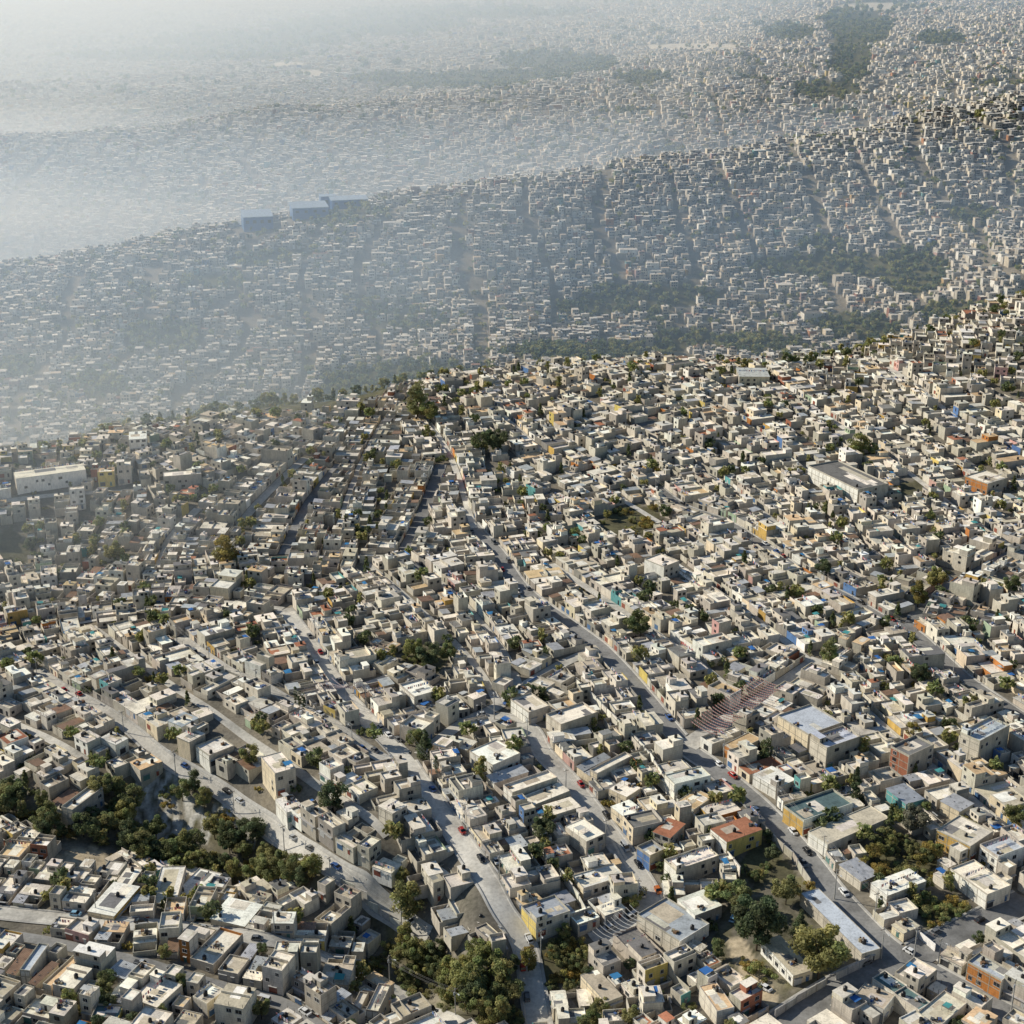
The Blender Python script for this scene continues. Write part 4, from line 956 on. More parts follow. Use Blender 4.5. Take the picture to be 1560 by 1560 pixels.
# ------------------------------------------------------------------ trees
def crown(r, kind, n, leaf):
    """a crown as many small leaf faces gathered in clumps; unit: metres for a tree of height 1, scaled later"""
    V = []; C = []
    rg = np.random.default_rng(r.randrange(10**6))
    if kind == 'round': cl = [(U(r,-1,1), U(r,-1,1), U(r,-1,1)) for _ in range(400)]; cl = [c for c in cl if .35 < c[0]**2+c[1]**2+c[2]**2 < 1][:26]; cl = [(c[0]*.34, c[1]*.34, .62+c[2]*.32, U(r,.09,.16)) for c in cl]
    elif kind == 'tall': cl = [(U(r,-.16,.16)*(1.25-abs(t-.55)), U(r,-.16,.16)*(1.25-abs(t-.55)), t, U(r,.07,.13)) for t in [U(r,.25,.97) for _ in range(30)]]
    elif kind == 'cone': cl = [(cos(a)*q, sin(a)*q, t, .03+.1*(1-t)) for t, a in [(U(r,.1,.98), U(r,0,6.3)) for _ in range(34)] for q in [.2*(1.02-t)*U(r,.5,1.0)]]
    elif kind == 'cypress': cl = [(cos(a)*q, sin(a)*q, t, .055) for t, a in [(U(r,.06,.98), U(r,0,6.3)) for _ in range(30)] for q in [.07*(1-abs(t-.4)**1.5)]]
    else: cl = [(U(r,-.75,.75), U(r,-.75,.75), U(r,.15,.6), U(r,.16,.3)) for _ in range(16)]   # bush
    per = max(3, n // len(cl))
    for cx, cy, cz, cr in cl:
        p = rg.normal(size=(per, 3)); p /= np.linalg.norm(p, axis=1)[:, None]; rad = cr * rg.uniform(.55, 1.05, (per, 1))
        c = np.array((cx, cy, cz)) + p*rad*np.array((1, 1, .85))
        nrm = p + rg.normal(size=(per, 3))*.5; nrm /= np.linalg.norm(nrm, axis=1)[:, None]
        t = np.cross(nrm, rg.normal(size=(per, 3))); t /= np.linalg.norm(t, axis=1)[:, None]; b = np.cross(nrm, t)
        s = leaf * rg.uniform(.6, 1.3, (per, 1))
        V.append(np.stack([c-t*s-b*s*.6, c+t*s-b*s*.6, c+t*s+b*s*.6, c-t*s+b*s*.6], 1).reshape(-1, 3))
        tone = rg.uniform(.65, 1.35) * rg.uniform(.7, 1.3, (per, 1)); C.append(tone * np.array((1+rg.uniform(-.1,.2), 1, 1)))
    V = np.concatenate(V); C = np.concatenate(C); Q = np.arange(len(V)).reshape(-1, 4)
    return V.astype(np.float32), Q.astype(np.int32), C.astype(np.float32)
TINT = {'dark': (.16, .195, .10), 'green': (.25, .285, .125), 'olive': (.30, .31, .135), 'yellow': (.34, .29, .095), 'grey': (.2, .21, .15)}
KIND = {'round': 'broad tree', 'tall': 'tall loose tree', 'cone': 'conifer', 'cypress': 'cypress', 'bush': 'bush'}
_tc = {}
def tree_mesh(kind, tint, v):
    key = (kind, tint, v)
    if key not in _tc:
        r = random.Random(hash((kind, v)) % 1000 if False else sum(map(ord, kind)) * 7 + v)
        V, Q, C = crown(r, kind, {'round': 4600, 'tall': 3600, 'cone': 3600, 'cypress': 1800, 'bush': 2400}[kind], {'round': .020, 'tall': .018, 'cone': .017, 'cypress': .014, 'bush': .037}[kind])
        C = np.clip(C * np.array(TINT[tint]), .004, .6).astype(np.float32)
        cm = mesh_from('crown', V, Q, C, np.full(len(Q), LEAF))
        m = MB(); bc = (.09, .07, .05)
        if kind == 'bush':
            for k in range(4): m.tube([(0,0,-.2),(U(r,-.2,.2),U(r,-.2,.2),.2),(U(r,-.5,.5),U(r,-.5,.5),.5)], .03, bc, BARK, 4, .01)
        else:
            lean = U(r,-.03,.03); top = {'round': .55, 'tall': .85, 'cone': .9, 'cypress': .85}[kind]
            m.tube([(0,0,-.12),(lean*.3,0,.1),(lean,lean*.5,top*.5),(lean*1.5,lean,top)], .022, bc, BARK, 6, .006)
            if kind in ('round', 'tall'):
                for k in range(6):
                    a = U(r,0,6.3); z0 = U(r,.25,.5); q = U(r,.1,.24) if kind == 'round' else U(r,.06,.14)
                    m.tube([(lean*z0*2,0,z0),(cos(a)*q*.6,sin(a)*q*.6,z0+.12),(cos(a)*q,sin(a)*q,z0+.28)], .011, bc, BARK, 4, .003)
        tm = mesh_from('trunk', *m.arrays())
        _tc[key] = (cm, tm)
    return _tc[key]
TREES = []
def tree(x, y, kind, tint, h, r, wide=1.0):
    name = {'round': 'broadleaf_tree', 'tall': 'broadleaf_tree', 'cone': 'conifer_tree', 'cypress': 'cypress_tree', 'bush': 'bush'}[kind]
    cm, tm = tree_mesh(kind, tint, r.randrange(3))
    o = empty(name, (x, y, float(hz(x, y))), U(r, 0, 6.28)); o.scale = (h*wide, h*wide, h)
    obj('crown', cm, o); obj('trunk', tm, o)
    o['category'] = 'bush' if kind == 'bush' else 'tree'
    TREES.append((o, kind, tint, h)); return o
rt = random.Random(17)
# trees one can single out in the photo: foot, kind, tint, height, width factor, label
for px, py, kind, tint, h, wd, lab in [
 (1247,1492,'round','olive',17.5,1.25,'big round yellow-green tree at the corner of the dirt yard'),
 (1152,1448,'round','dark',19,1.0,'tall dark green tree towering over the dirt yard'),
 (1122,1392,'round','green',11,1.2,'wide dark tree behind the dirt yard by the shaded garden'),
 (1197,1378,'round','olive',10,1.2,'sunlit yellow-green tree at the top of the dirt yard'),
 (1228,1362,'bush','yellow',4,1.0,'low yellowish bush by the road wall above the dirt yard'),
 (1218,1432,'cone','dark',11,1.3,'dark palm-like tree between barrack and long low building'),
 (1160,1495,'bush','green',4.5,1.2,'dark bush row along the white barrack'),
 (1142,1470,'bush','yellow',3,1.2,'dry orange shrub at the upper end of the barrack'),
 (1393,1272,'round','grey',11.5,1.1,'grey-green round tree above the orchard'),
 (1545,1262,'round','olive',9,1.2,'rounded olive tree at the right edge behind houses'),
 (1302,1222,'cone','dark',14,.95,'dark slim conifer beside the brick red house'),
 (1165,1160,'tall','dark',9,1.0,'small dark tree behind the orange-sided house'),
 (1225,1180,'bush','yellow',4,1.0,'yellow-green garden bush on a patio above the crossroads street'),
 (968,972,'round','dark',13,1.15,'large dark round tree in the middle of the near slope'),
 (652,1018,'round','dark',12,1.2,'darkest tree of the clump on the terrace near the bunting square'),
 (630,1005,'round','green',10,1.1,'left tree of the clump near the bunting square'),
 (683,1010,'round','green',9,1.0,'right tree of the clump near the bunting square'),
 (828,1282,'round','dark',9.5,1.1,'glossy dark tree between two long walls left of the lane'),
 (508,1238,'round','dark',12,1.1,'dense dark tree left of the wide pale street'),
 (380,1168,'round','olive',9.5,1.05,'olive tree above the three-storey block'),
 (648,1155,'cone','dark',12,1.3,'broad dark conifer by the wide pale street'),
 (634,1140,'round','green',8,1.1,'green tree beside the broad conifer on the wide pale street'),
 (664,1186,'cypress','dark',9,1.0,'single dark cypress by the wide pale street'),
 (457,1076,'cypress','dark',7,1.0,'first of the cypresses in a row on the joining street'),
 (463,1080,'cypress','dark',7,1.0,'second of the cypresses in a row on the joining street'),
 (451,1071,'cypress','dark',7.4,1.0,'tallest cypress in the row on the joining street'),
 (1308,695,'round','olive',13,1.25,'big olive tree among the roofs on the upper right'),
 (733,692,'round','dark',13,1.1,'smaller of two dark trees in the middle of the upper slope'),
 (757,690,'round','dark',15,1.2,'larger of two dark trees in the middle of the upper slope'),
 (636,640,'tall','olive',22,1.2,'tall pale tree standing on the crest'),
 (655,645,'round','olive',13,1.2,'rounded pale tree next to the tall one on the crest'),
 (1426,900,'round','olive',12,1.1,'olive tree on the corner of the upper right side road'),
 (1398,925,'tall','yellow',12,1.2,'yellowish loose tree left of the upper right side road'),
 (1262,1012,'tall','green',11,1.3,'green tree above the red bunting'),
 (1400,1045,'round','dark',10,1.0,'dark tree beside the dark avenue'),
 (1253,880,'round','dark',9,1.2,'dark tree at a bend of the dark avenue'),
 (345,862,'tall','yellow',15,1.5,'bright yellow-green tree standing out on the left slope'),
 (176,858,'round','olive',12,1.1,'olive tree above the crossing on the left slope'),
 (1540,905,'round','green',9,1.1,'round tree by the upper right side road'),
 (1095,1010,'bush','olive',5,1.2,'bush in a patio above the red bunting'),
 (540,1200,'bush','green',4,1.0,'bush by the wall left of the wide pale street'),
 (1475,1085,'round','olive',8,1.0,'small olive tree right of the dark avenue'),
 (1390,1130,'round','yellow',8,1.0,'yellowish tree behind the terraced houses'),
 (1505,1190,'bush','olive',4,1.2,'scrubby bush above the ochre-grey shed'),
 (960,1370,'bush','olive',5,1.0,'round bush at the end of the lane by the white bunting'),
 (622,1402,'tall','olive',14,1.3,'pale feathery tree at the edge of the gully'),
 (715,1518,'round','green',13,1.2,'large dark green tree filling the gully'),
 (805,1480,'tall','yellow',9,1.2,'brownish thin tree at the end of the wide pale street')]:
    x, y = at(px, py); o = tree(x, y, kind, tint, h, rt, wd); o['label'] = lab
# thickets, orchard and gardens
def scatter(poly, n, kinds, hs, region, group, dmin=2.2):
    pts = []
    for _ in range(n * 6):
        x, y = rand_in(poly, rt)
        jj, ii = cells(np.array([x]), np.array([y]))
        if occ_built[jj[0]-2:jj[0]+3, ii[0]-2:ii[0]+3].any() or (region == 'in the ravine' and rt.random() < .95 and inpoly(np.array([x]), np.array([y]), RUB)[0]): continue
        if all(hypot(x-a, y-b) > dmin for a, b in pts):
            pts.append((x, y))
            if len(pts) >= n: break
    pts.sort(key=lambda p: p[0] / p[1])
    cnt = {}
    for x, y in pts:
        kind, tint = rt.choice(kinds); lo, hi = hs[kind]; h = U(rt, lo, hi)
        o = tree(x, y, kind, tint, h, rt, U(rt, .9, 1.25)); k = (kind, tint); cnt[k] = cnt.get(k, 0) + 1
        o['label'] = '%s %s %s from the west %s' % (ordinal(cnt[k]), {'dark': 'dark green', 'green': 'green', 'olive': 'olive', 'yellow': 'yellowish', 'grey': 'grey-green'}[tint], KIND[kind], region); o['group'] = group
HS = {'round': (6, 11), 'tall': (7, 12), 'cone': (7, 11), 'bush': (2.2, 4.2), 'cypress': (5, 8)}
scatter(GREEN['ravine'], 92, [('round','dark'),('round','green'),('round','olive'),('round','olive'),('tall','dark'),('tall','olive'),('bush','olive'),('bush','green'),('bush','yellow')], HS, 'in the ravine', 'trees and bushes of the ravine', 2.6)
scatter(GREEN['gully'], 50, [('round','dark'),('round','green'),('tall','olive'),('bush','green'),('bush','olive'),('round','olive')], HS, 'in the gully', 'trees and bushes of the gully', 2.6)
scatter(GREEN['slope'], 12, [('bush','yellow'),('bush','olive'),('round','olive')], dict(HS, round=(4,6)), 'on the bright slope', 'bushes of the bright slope')
scatter(GREEN['orchard'], 18, [('bush','yellow'),('bush','olive'),('round','olive'),('round','yellow')], dict(HS, round=(4.5,7), bush=(3,5)), 'in the orchard', 'bushes of the orchard')
scatter(GREEN['garden'], 7, [('bush','green'),('bush','olive'),('round','dark')], dict(HS, round=(4,6), bush=(1.5,3)), 'in the walled garden', 'plants of the walled garden')
scatter(GREEN['corner'], 9, [('bush','yellow'),('bush','olive'),('bush','green')], HS, 'on the overgrown corner plot', 'bushes of the corner plot')
scatter(GREEN['plot'], 12, [('round','olive'),('bush','olive'),('bush','yellow')], dict(HS, round=(5,8)), 'in the sunken garden plot', 'bushes of the garden plot')
scatter(GREEN['terrace'], 8, [('bush','green'),('bush','dark')], HS, 'by the bunting square', 'bushes by the bunting square')
scatter(GREEN['bank'], 8, [('round','dark'),('bush','dark')], HS, 'on the shaded bank', 'trees of the shaded bank')
# gaps left between the houses
gap = []
for _ in range(14000):
    y = exp(U(rt, log(310), log(1080))); x = U(rt, -.38, .38) * y
    if not PXOK(x, y): continue
    j, i = cells(np.array([x]), np.array([y]))
    if occ[max(0,j[0]-1):j[0]+2, max(0,i[0]-1):i[0]+2].any(): continue
    occ[max(0,j[0]-2):j[0]+3, max(0,i[0]-2):i[0]+3] = True; gap.append((x, y))
gap.sort(key=lambda p: p[1])
far_trees = Pile(); lowt = []
for kind, tint in (('round','dark'),('round','olive'),('round','green'),('tall','olive'),('bush','dark'),('bush','olive'),('cone','dark'),('bush','yellow')):
    r = random.Random(len(lowt)); V, Q, C = crown(r, kind, 260, {'bush': .11, 'round': .07}.get(kind, .06)); lowt.append((kind, V, Q, np.clip(C*np.array(TINT[tint]), .004, .6).astype(np.float32), np.full(len(Q), LEAF)))
tiny = []
for tint in ('dark', 'green', 'olive', 'dark'):
    r = random.Random(len(tiny)+50); V, Q, C = crown(r, 'round', 52, .15); tiny.append((V, Q, np.clip(C*np.array(TINT[tint])*1.1, .004, .6).astype(np.float32), np.full(len(Q), LEAF)))
n_ind = 0; cnt = {}
vis = lambda x, y: -10 < proj(x, y, float(hz(x, y)))[0] < 1570
for x, y in gap:
    if rt.random() < .25: continue
    if n_ind < 95 and y < 540 and vis(x, y):
        kind, tint = rt.choice((('round','dark'),('round','olive'),('bush','olive'),('bush','green'),('tall','green'),('bush','dark'))); h = {'round': U(rt,4,7), 'tall': U(rt,5,8), 'bush': U(rt,1.6,3)}[kind]
        o = tree(x, y, kind, tint, h, rt, 1.1); sg, dd = nearest(x, y); n_ind += 1; k = (int(sg[4]), kind, tint); cnt[k] = cnt.get(k, 0) + 1
        o['label'] = words16('%s %s %s, %s nearest by the %s' % ('small' if h < 5 else 'middling', {'dark':'dark','green':'green','olive':'olive'}[tint], KIND[kind], ordinal(cnt[k]), street_phrase(int(sg[4])))); o['group'] = 'trees in the yards'
    else:
        kind, V, Q, C, M = rt.choice(lowt); far_trees.add(V, Q, C, M, (x, y, float(hz(x, y))), U(rt,0,6), U(rt,1.6,3) if kind == 'bush' else U(rt,4,9))
for px in range(-20, 1580, 5):                        # crest and the wooded valley behind it
    for k in range(3):
        yy = float(crest_y(-.344 + .688*px/1560, 1.0)) + U(rt, -6, 6) if k == 0 and rt.random() < .12 else float(crest_y(-.344 + .688*px/1560, 1.0)) + U(rt, 75, 190)
        x = (px - 780)/F*yy*1.03; kind, V, Q, C, M = rt.choice(lowt); far_trees.add(V, Q, C, M, (x, yy, float(hz(x, yy))), U(rt,0,6), U(rt,4,11) if kind != 'bush' else 3)

# ------------------------------------------------------------------ the built-up hills beyond
rn_ = np.random.default_rng(23)
HALLS = []
def crest2(px):
    Y = np.arange(1350., 1640., 5.); X = (px-780)/F*Y*1.04; k = int(np.argmin(proj(X, Y, hz(X, Y))[1])); return X[k], Y[k]
for px, back in ((416, -34), (490, -30), (545, -18), (510, 12)):
    x_, y_ = crest2(px); HALLS.append((x_, y_ + back))
def boxes(cx, cy, z0, z1, hx, hy, ang, cs, ct):
    n = len(cx); c, s = np.cos(ang), np.sin(ang); V = np.empty((n, 8, 3), np.float32)
    for k, (a, b) in enumerate(((-1,-1),(1,-1),(1,1),(-1,1))):
        X = cx + a*hx*c - b*hy*s; Y = cy + a*hx*s + b*hy*c
        V[:, k, 0] = V[:, k+4, 0] = X; V[:, k, 1] = V[:, k+4, 1] = Y; V[:, k, 2] = z0; V[:, k+4, 2] = z1
    base = np.array([(0,1,5,4),(1,2,6,5),(2,3,7,6),(3,0,4,7),(4,5,6,7)], np.int32)
    Q = (np.arange(n)[:, None, None]*8 + base[None]).reshape(-1, 4)
    C = np.repeat(cs[:, None, :], 5, 1); C[:, 4] = ct
    M = np.tile(np.array([WALL]*4 + [ROOF]), n)
    return V.reshape(-1, 3), Q, C.reshape(-1, 3).astype(np.float32), M
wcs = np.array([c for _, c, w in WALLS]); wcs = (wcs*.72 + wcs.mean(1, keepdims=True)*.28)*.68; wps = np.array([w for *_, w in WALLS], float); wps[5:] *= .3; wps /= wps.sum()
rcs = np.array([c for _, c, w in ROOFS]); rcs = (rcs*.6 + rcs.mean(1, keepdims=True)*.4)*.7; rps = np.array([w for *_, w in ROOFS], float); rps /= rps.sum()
def town(y0, y1, rowgap, colgap, tilt, keep, streets, hlo, hhi, detail, seed):
    rows = np.arange(y0, y1, rowgap); xs = []; ys = []
    for k, yr in enumerate(rows):
        half = .40 * yr; n = int(2*half/colgap)
        x = -half + np.arange(n)*colgap + rn_.uniform(-.18, .18, n)*colgap + (k % 2)*colgap*.4
        y = yr + x*tan_t(tilt) + rn_.uniform(-.16, .16, n)*rowgap
        xs.append(x); ys.append(y)
    x = np.concatenate(xs); y = np.concatenate(ys)
    y = y + wnoise(x, y, 240, seed)*9
    ok = (y > crest_y(x, y) + 175) & (y > 900) & (np.abs(x) < .42*y); x, y = x[ok], y[ok]
    ok = np.ones(len(x), bool)
    for a_, b_ in HALLS: ok &= ~((np.abs(x - a_) < 24) & (y > b_ - 46) & (y < b_ + 26))
    x, y = x[ok], y[ok]
    # lanes running down the slope
    if streets:
        ph = (x + wnoise(x, y, 420, seed+1)*30 + (y - y0)*wnoise(x*0+1, y*0, 100, seed+2)*.3) / streets; fr = ph - np.floor(ph)
        lane = (fr > .5 - 5.4/streets) & (fr < .5 + 5.4/streets); x, y = x[~lane], y[~lane]
    z = hz(x, y)
    wood = np.maximum(far_mask(x, y, z, WOODS), np.clip(wnoise(x, y, 170, 31)*2.2 - 1.3, 0, .8)); bare = far_mask(x, y, z, BARE)
    ok = (rn_.random(len(x)) < keep*(1 - wood)) & (bare < .2); return x[ok], y[ok], z[ok]
def tan_t(a): return math.tan(radians(a))
def put_town(x, y, z, ang0, wlo, whi, dlo, dhi, hs, detail, tone=1.0):
    n = len(x); ang = radians(ang0) + rn_.normal(0, .035, n) + wnoise(x, y, 300, 77)*.12
    hx = rn_.uniform(wlo, whi, n)/2; hy = rn_.uniform(dlo, dhi, n)/2; h = rn_.choice(hs, n) + rn_.uniform(-.4, .6, n); big = rn_.random(n) < .012; hx[big] *= 2.4; hy[big] *= 1.5
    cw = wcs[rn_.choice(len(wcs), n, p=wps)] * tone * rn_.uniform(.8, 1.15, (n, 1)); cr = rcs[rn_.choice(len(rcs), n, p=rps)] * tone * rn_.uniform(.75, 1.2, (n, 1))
    mass.raw(*boxes(x, y, z-5, z+h, hx, hy, ang, cw, cr))
    c, s = np.cos(ang), np.sin(ang)
    # second volume beside or behind, roof rooms
    for frac, up in ((.65, False), (.4, True)) if detail else ((.35, True),):
        k = np.where(rn_.random(len(x)) < frac)[0]; m = len(k)
        if up: ox = rn_.uniform(-.45, .45, m)*hx[k]; oy = rn_.uniform(-.4, .4, m)*hy[k]; z0 = z[k]+h[k]; z1 = z0 + rn_.uniform(1.6, 2.6, m); a = hx[k]*rn_.uniform(.3, .55, m); b = hy[k]*rn_.uniform(.3, .6, m)
        else: ox = rn_.choice([-1, 1], m)*hx[k]*rn_.uniform(.3, .9, m); oy = -hy[k]*rn_.uniform(.8, 1.3, m); z0 = z[k]-5; z1 = z[k] + h[k]*rn_.uniform(.4, .8, m); a = hx[k]*rn_.uniform(.35, .6, m); b = hy[k]*.5
        mass.raw(*boxes(x[k]+ox*c[k]-oy*s[k], y[k]+ox*s[k]+oy*c[k], z0, z1, a, b, ang[k], wcs[rn_.choice(len(wcs), m, p=wps)], cr[k]))
    if detail:
        # parapets as thin strips and windows as dark recesses on the facing walls
        for lv in range(3):
            for j in (-.55, 0, .55):
                k = np.where((h > 2.4 + 2.65*lv) & (rn_.random(n) < .62))[0]; m = len(k); ox = j*hx[k]; oy = -hy[k]-.02
                D = np.tile(np.array(DARK)*1.0, (m, 1)); mass.raw(*boxes(x[k]+ox*c[k]-oy*s[k], y[k]+ox*s[k]+oy*c[k], z[k]+.9+2.65*lv, z[k]+2.1+2.65*lv, np.full(m, .65), np.full(m, .06), ang[k], D, D))
        k = np.where(rn_.random(n) < .5)[0]; m = len(k); ox = rn_.uniform(-.7, .7, m)*hx[k]; oy = rn_.uniform(-.7, .7, m)*hy[k]
        D = np.tile(np.array((.02,.02,.022)), (m, 1)); mass.raw(*boxes(x[k]+ox*c[k]-oy*s[k], y[k]+ox*s[k]+oy*c[k], z[k]+h[k], z[k]+h[k]+1.3, np.full(m, .55), np.full(m, .55), ang[k], D, D))
T2 = town(1060, 1980, 9.3, 7.1, 10, .95, 72, 0, 0, 1, 101)
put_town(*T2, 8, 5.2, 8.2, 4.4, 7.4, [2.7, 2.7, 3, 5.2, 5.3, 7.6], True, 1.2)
T3 = town(1990, 3400, 10.8, 7.6, 12, .93, 88, 0, 0, 0, 202)
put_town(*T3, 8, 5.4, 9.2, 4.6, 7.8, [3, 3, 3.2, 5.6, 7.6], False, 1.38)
T4 = town(3415, 8200, 17, 11.5, 10, .9, 130, 0, 0, 0, 303)
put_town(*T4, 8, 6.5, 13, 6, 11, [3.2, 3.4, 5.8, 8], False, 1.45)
# woods and single trees on those hills
for lo, hi, n, smin, smax in ((1040, 2050, 26000, 3.5, 8), (2050, 3500, 16000, 5, 10), (3500, 8000, 9000, 9, 18)):
    y = np.exp(rn_.uniform(log(lo), log(hi), n)); x = rn_.uniform(-.39, .39, n)*y
    z = hz(x, y); ok = y > crest_y(x, y) + 60
    wood = np.maximum(far_mask(x, y, z, WOODS), np.clip(wnoise(x, y, 170, 31)*2.2 - 1.3, 0, .8)); wood = np.maximum(wood, ((y < crest_y(x, y) + 185)*.75)); wood[far_mask(x, y, z, BARE) > .1] = 0
    ok &= rn_.random(n) < wood*.95 + .13
    for X, Y, Z in zip(x[ok], y[ok], z[ok]):
        V, Q, C, M = tiny[rt.randrange(4)]; far_trees.add(V, Q, C, M, (X, Y, Z - .6), U(rt, 0, 6), U(rt, smin, smax))
pass
far_trees_o = tag(far_trees.build('woods'), kind='stuff')
mass_o = tag(mass.build('distant_houses'), kind='stuff')
print('mass faces', len(mass_o.data.polygons), 'trees', len(far_trees_o.data.polygons), 'towns', len(T2[0]), len(T3[0]), len(T4[0]))
# the blue plant on the second crest
def plant(k, w, d, h, rz, lab, slope):
    x, y = HALLS[k]; z = float(hz(x, y)); o = empty('factory_hall', (x, y, z), rz); BL = (.05, .14, .34); PB = (.46, .54, .64)
    m = MB(); m.hexa([(-w/2,-d/2,-6),(w/2,-d/2,-6),(w/2,d/2,-6),(-w/2,d/2,-6),(-w/2,-d/2,h),(w/2,-d/2,h),(w/2,d/2,h+slope),(-w/2,d/2,h+slope)], BL, PAINT); build('wall', m, o)
    m = MB(); m.hexa([(-w/2-.5,-d/2-.5,h+.05),(w/2+.5,-d/2-.5,h+.05),(w/2+.5,d/2+.5,h+slope+.05),(-w/2-.5,d/2+.5,h+slope+.05),(-w/2-.5,-d/2-.5,h+.6),(w/2+.5,-d/2-.5,h+.6),(w/2+.5,d/2+.5,h+slope+.6),(-w/2-.5,d/2+.5,h+slope+.6)], PB, TIN); build('roof', m, o)
    for k in range(4):
        xx = -w/2 + w*(k+.5)/4; m = MB(); m.box(xx-1.6, xx+1.6, -d/2-.12, -d/2, h*.55, h*.78, DARK, GLASS); build('window', m, o)
    tag(o, lab, 'factory hall', 'blue halls on the second crest')
plant(0, 29, 34, 13, radians(14), 'tall blue box-like factory hall at the left end on the second crest', 1.5)
plant(1, 36, 30, 10, radians(14), 'wide blue factory hall with pale roof in the middle of the group', 1.5)
plant(2, 38, 22, 9, radians(14), 'low long pale blue hall at the right end of the group', 1)
plant(3, 16, 12, 15, radians(14), 'small raised blue hall behind the wide one', .5)
# ------------------------------------------------------------------ street furniture and vehicles
def pole_proto():
    m = MB(); m.cyl(0, 0, -.6, 9.2, .17, .11, (.42,.41,.38), WALL, 8); shaft = mesh_from('pole_shaft', *m.arrays())
    m = MB(); m.box(-.95, .95, -.06, .06, 8.6, 8.74, (.2,.16,.12), BARK, None, None, True)
    for x in (-.85, -.4, .4, .85): m.cyl(x, 0, 8.74, 8.95, .05, .04, (.5,.48,.45), PLAST, 6)
    arm = mesh_from('crossarm', *m.arrays())
    m = MB(); m.tube([(0,.1,7.6),(0,.9,8.2),(0,1.7,8.35)], .045, (.45,.45,.45), PAINT, 5); la = mesh_from('lamp_arm', *m.arrays())
    m = MB(); m.box(-.16, .16, 1.6, 2.3, 8.26, 8.42, (.6,.6,.58), PAINT, None, None, True); lh = mesh_from('lamp_head', *m.arrays())
    m = MB(); m.cyl(.32, 0, 7.0, 7.9, .24, .24, (.36,.37,.38), PAINT, 10); tr = mesh_from('transformer', *m.arrays())
    return shaft, arm, la, lh, tr
PP = pole_proto(); POLES = {}
rp = random.Random(77); pole_cells = []
def put_pole(x, y, ang, lab, tall=1.0):
    o = empty('utility_pole', (x, y, float(hz(x, y)) + .1), ang); o.scale = (tall, tall, tall)
    obj('pole_shaft', PP[0], o); obj('crossarm', PP[1], o)
    la = obj('lamp_arm', PP[2], o); obj('lamp_head', PP[3], la)
    if rp.random() < .3: obj('transformer', PP[4], o)
    tag(o, lab, 'utility pole', 'utility poles along the streets'); pole_cells.append((x, y)); return o
for si in (0, 1, 2, 4, 5, 7, 8, 3):
    s = STREETS[si]; L = []; q = 8.0
    x0, y0, *_ = on_street(s, 0); x1, y1, *_ = on_street(s, s.L); sd = 1 if si in (0, 2, 5) else -1
    while q < s.L - 4:
        x, y, tx, ty = on_street(s, q); x += -ty*sd*(s.hw + .7); y += tx*sd*(s.hw + .7)
        if y < 760 and abs(x/y) < .36 and all((tt is s) or np.min(np.hypot(tt.p[:,0]-x, tt.p[:,1]-y)) > tt.hw + .4 for tt in STREETS) and all(hypot(x-a, y-b) > 9 for a, b in pole_cells): L.append((x, y, atan2(ty, tx) + pi/2 + (0 if sd < 0 else pi)))
        q += U(rp, 27, 34)
    if y1 < y0: L.reverse()
    L = L[:9]; prev = None
    for n, (x, y, a) in enumerate(L):
        o = put_pole(x, y, a + pi/2*0, '%s concrete pole with lamp arm from the near end of the %s' % (ordinal(n+1), s.name), U(rp, .95, 1.15))
        if prev and hypot(prev[0]-x, prev[1]-y) < 60:
            m = MB(); z0 = float(hz(prev[0], prev[1])) + 9.0; z1 = float(hz(x, y)) + 9.0
            for off in (-.85, -.4, .4, .85):
                P = []
                for t in np.linspace(0, 1, 9): P.append((prev[0]+(x-prev[0])*t + off*cos(a), prev[1]+(y-prev[1])*t + off*sin(a), z0+(z1-z0)*t - 1.1*4*t*(1-t)))
                m.tube(P, .022, (.05,.05,.05), PLAST, 3)
            c = build('power_cable', m); tag(c, 'sagging cables between the %s and %s poles of the %s' % (ordinal(n), ordinal(n+1), s.name), 'power cable', 'power cables along the streets')
        prev = (x, y)
for px, py, lab in [(1392,1461,'tall double-lamp pole on the far corner of the crossroads'),(1342,1461,'tall white pole at the wall end left of the crossroads'),(1540,1542,'pole in front of the lowest right houses'),(753,1096,'pole at the head of the lane'),(1271,1370,'white pole against the long low building')]:
    x, y = at(px, py); put_pole(x, y, U(rp,0,6), lab, 1.2)

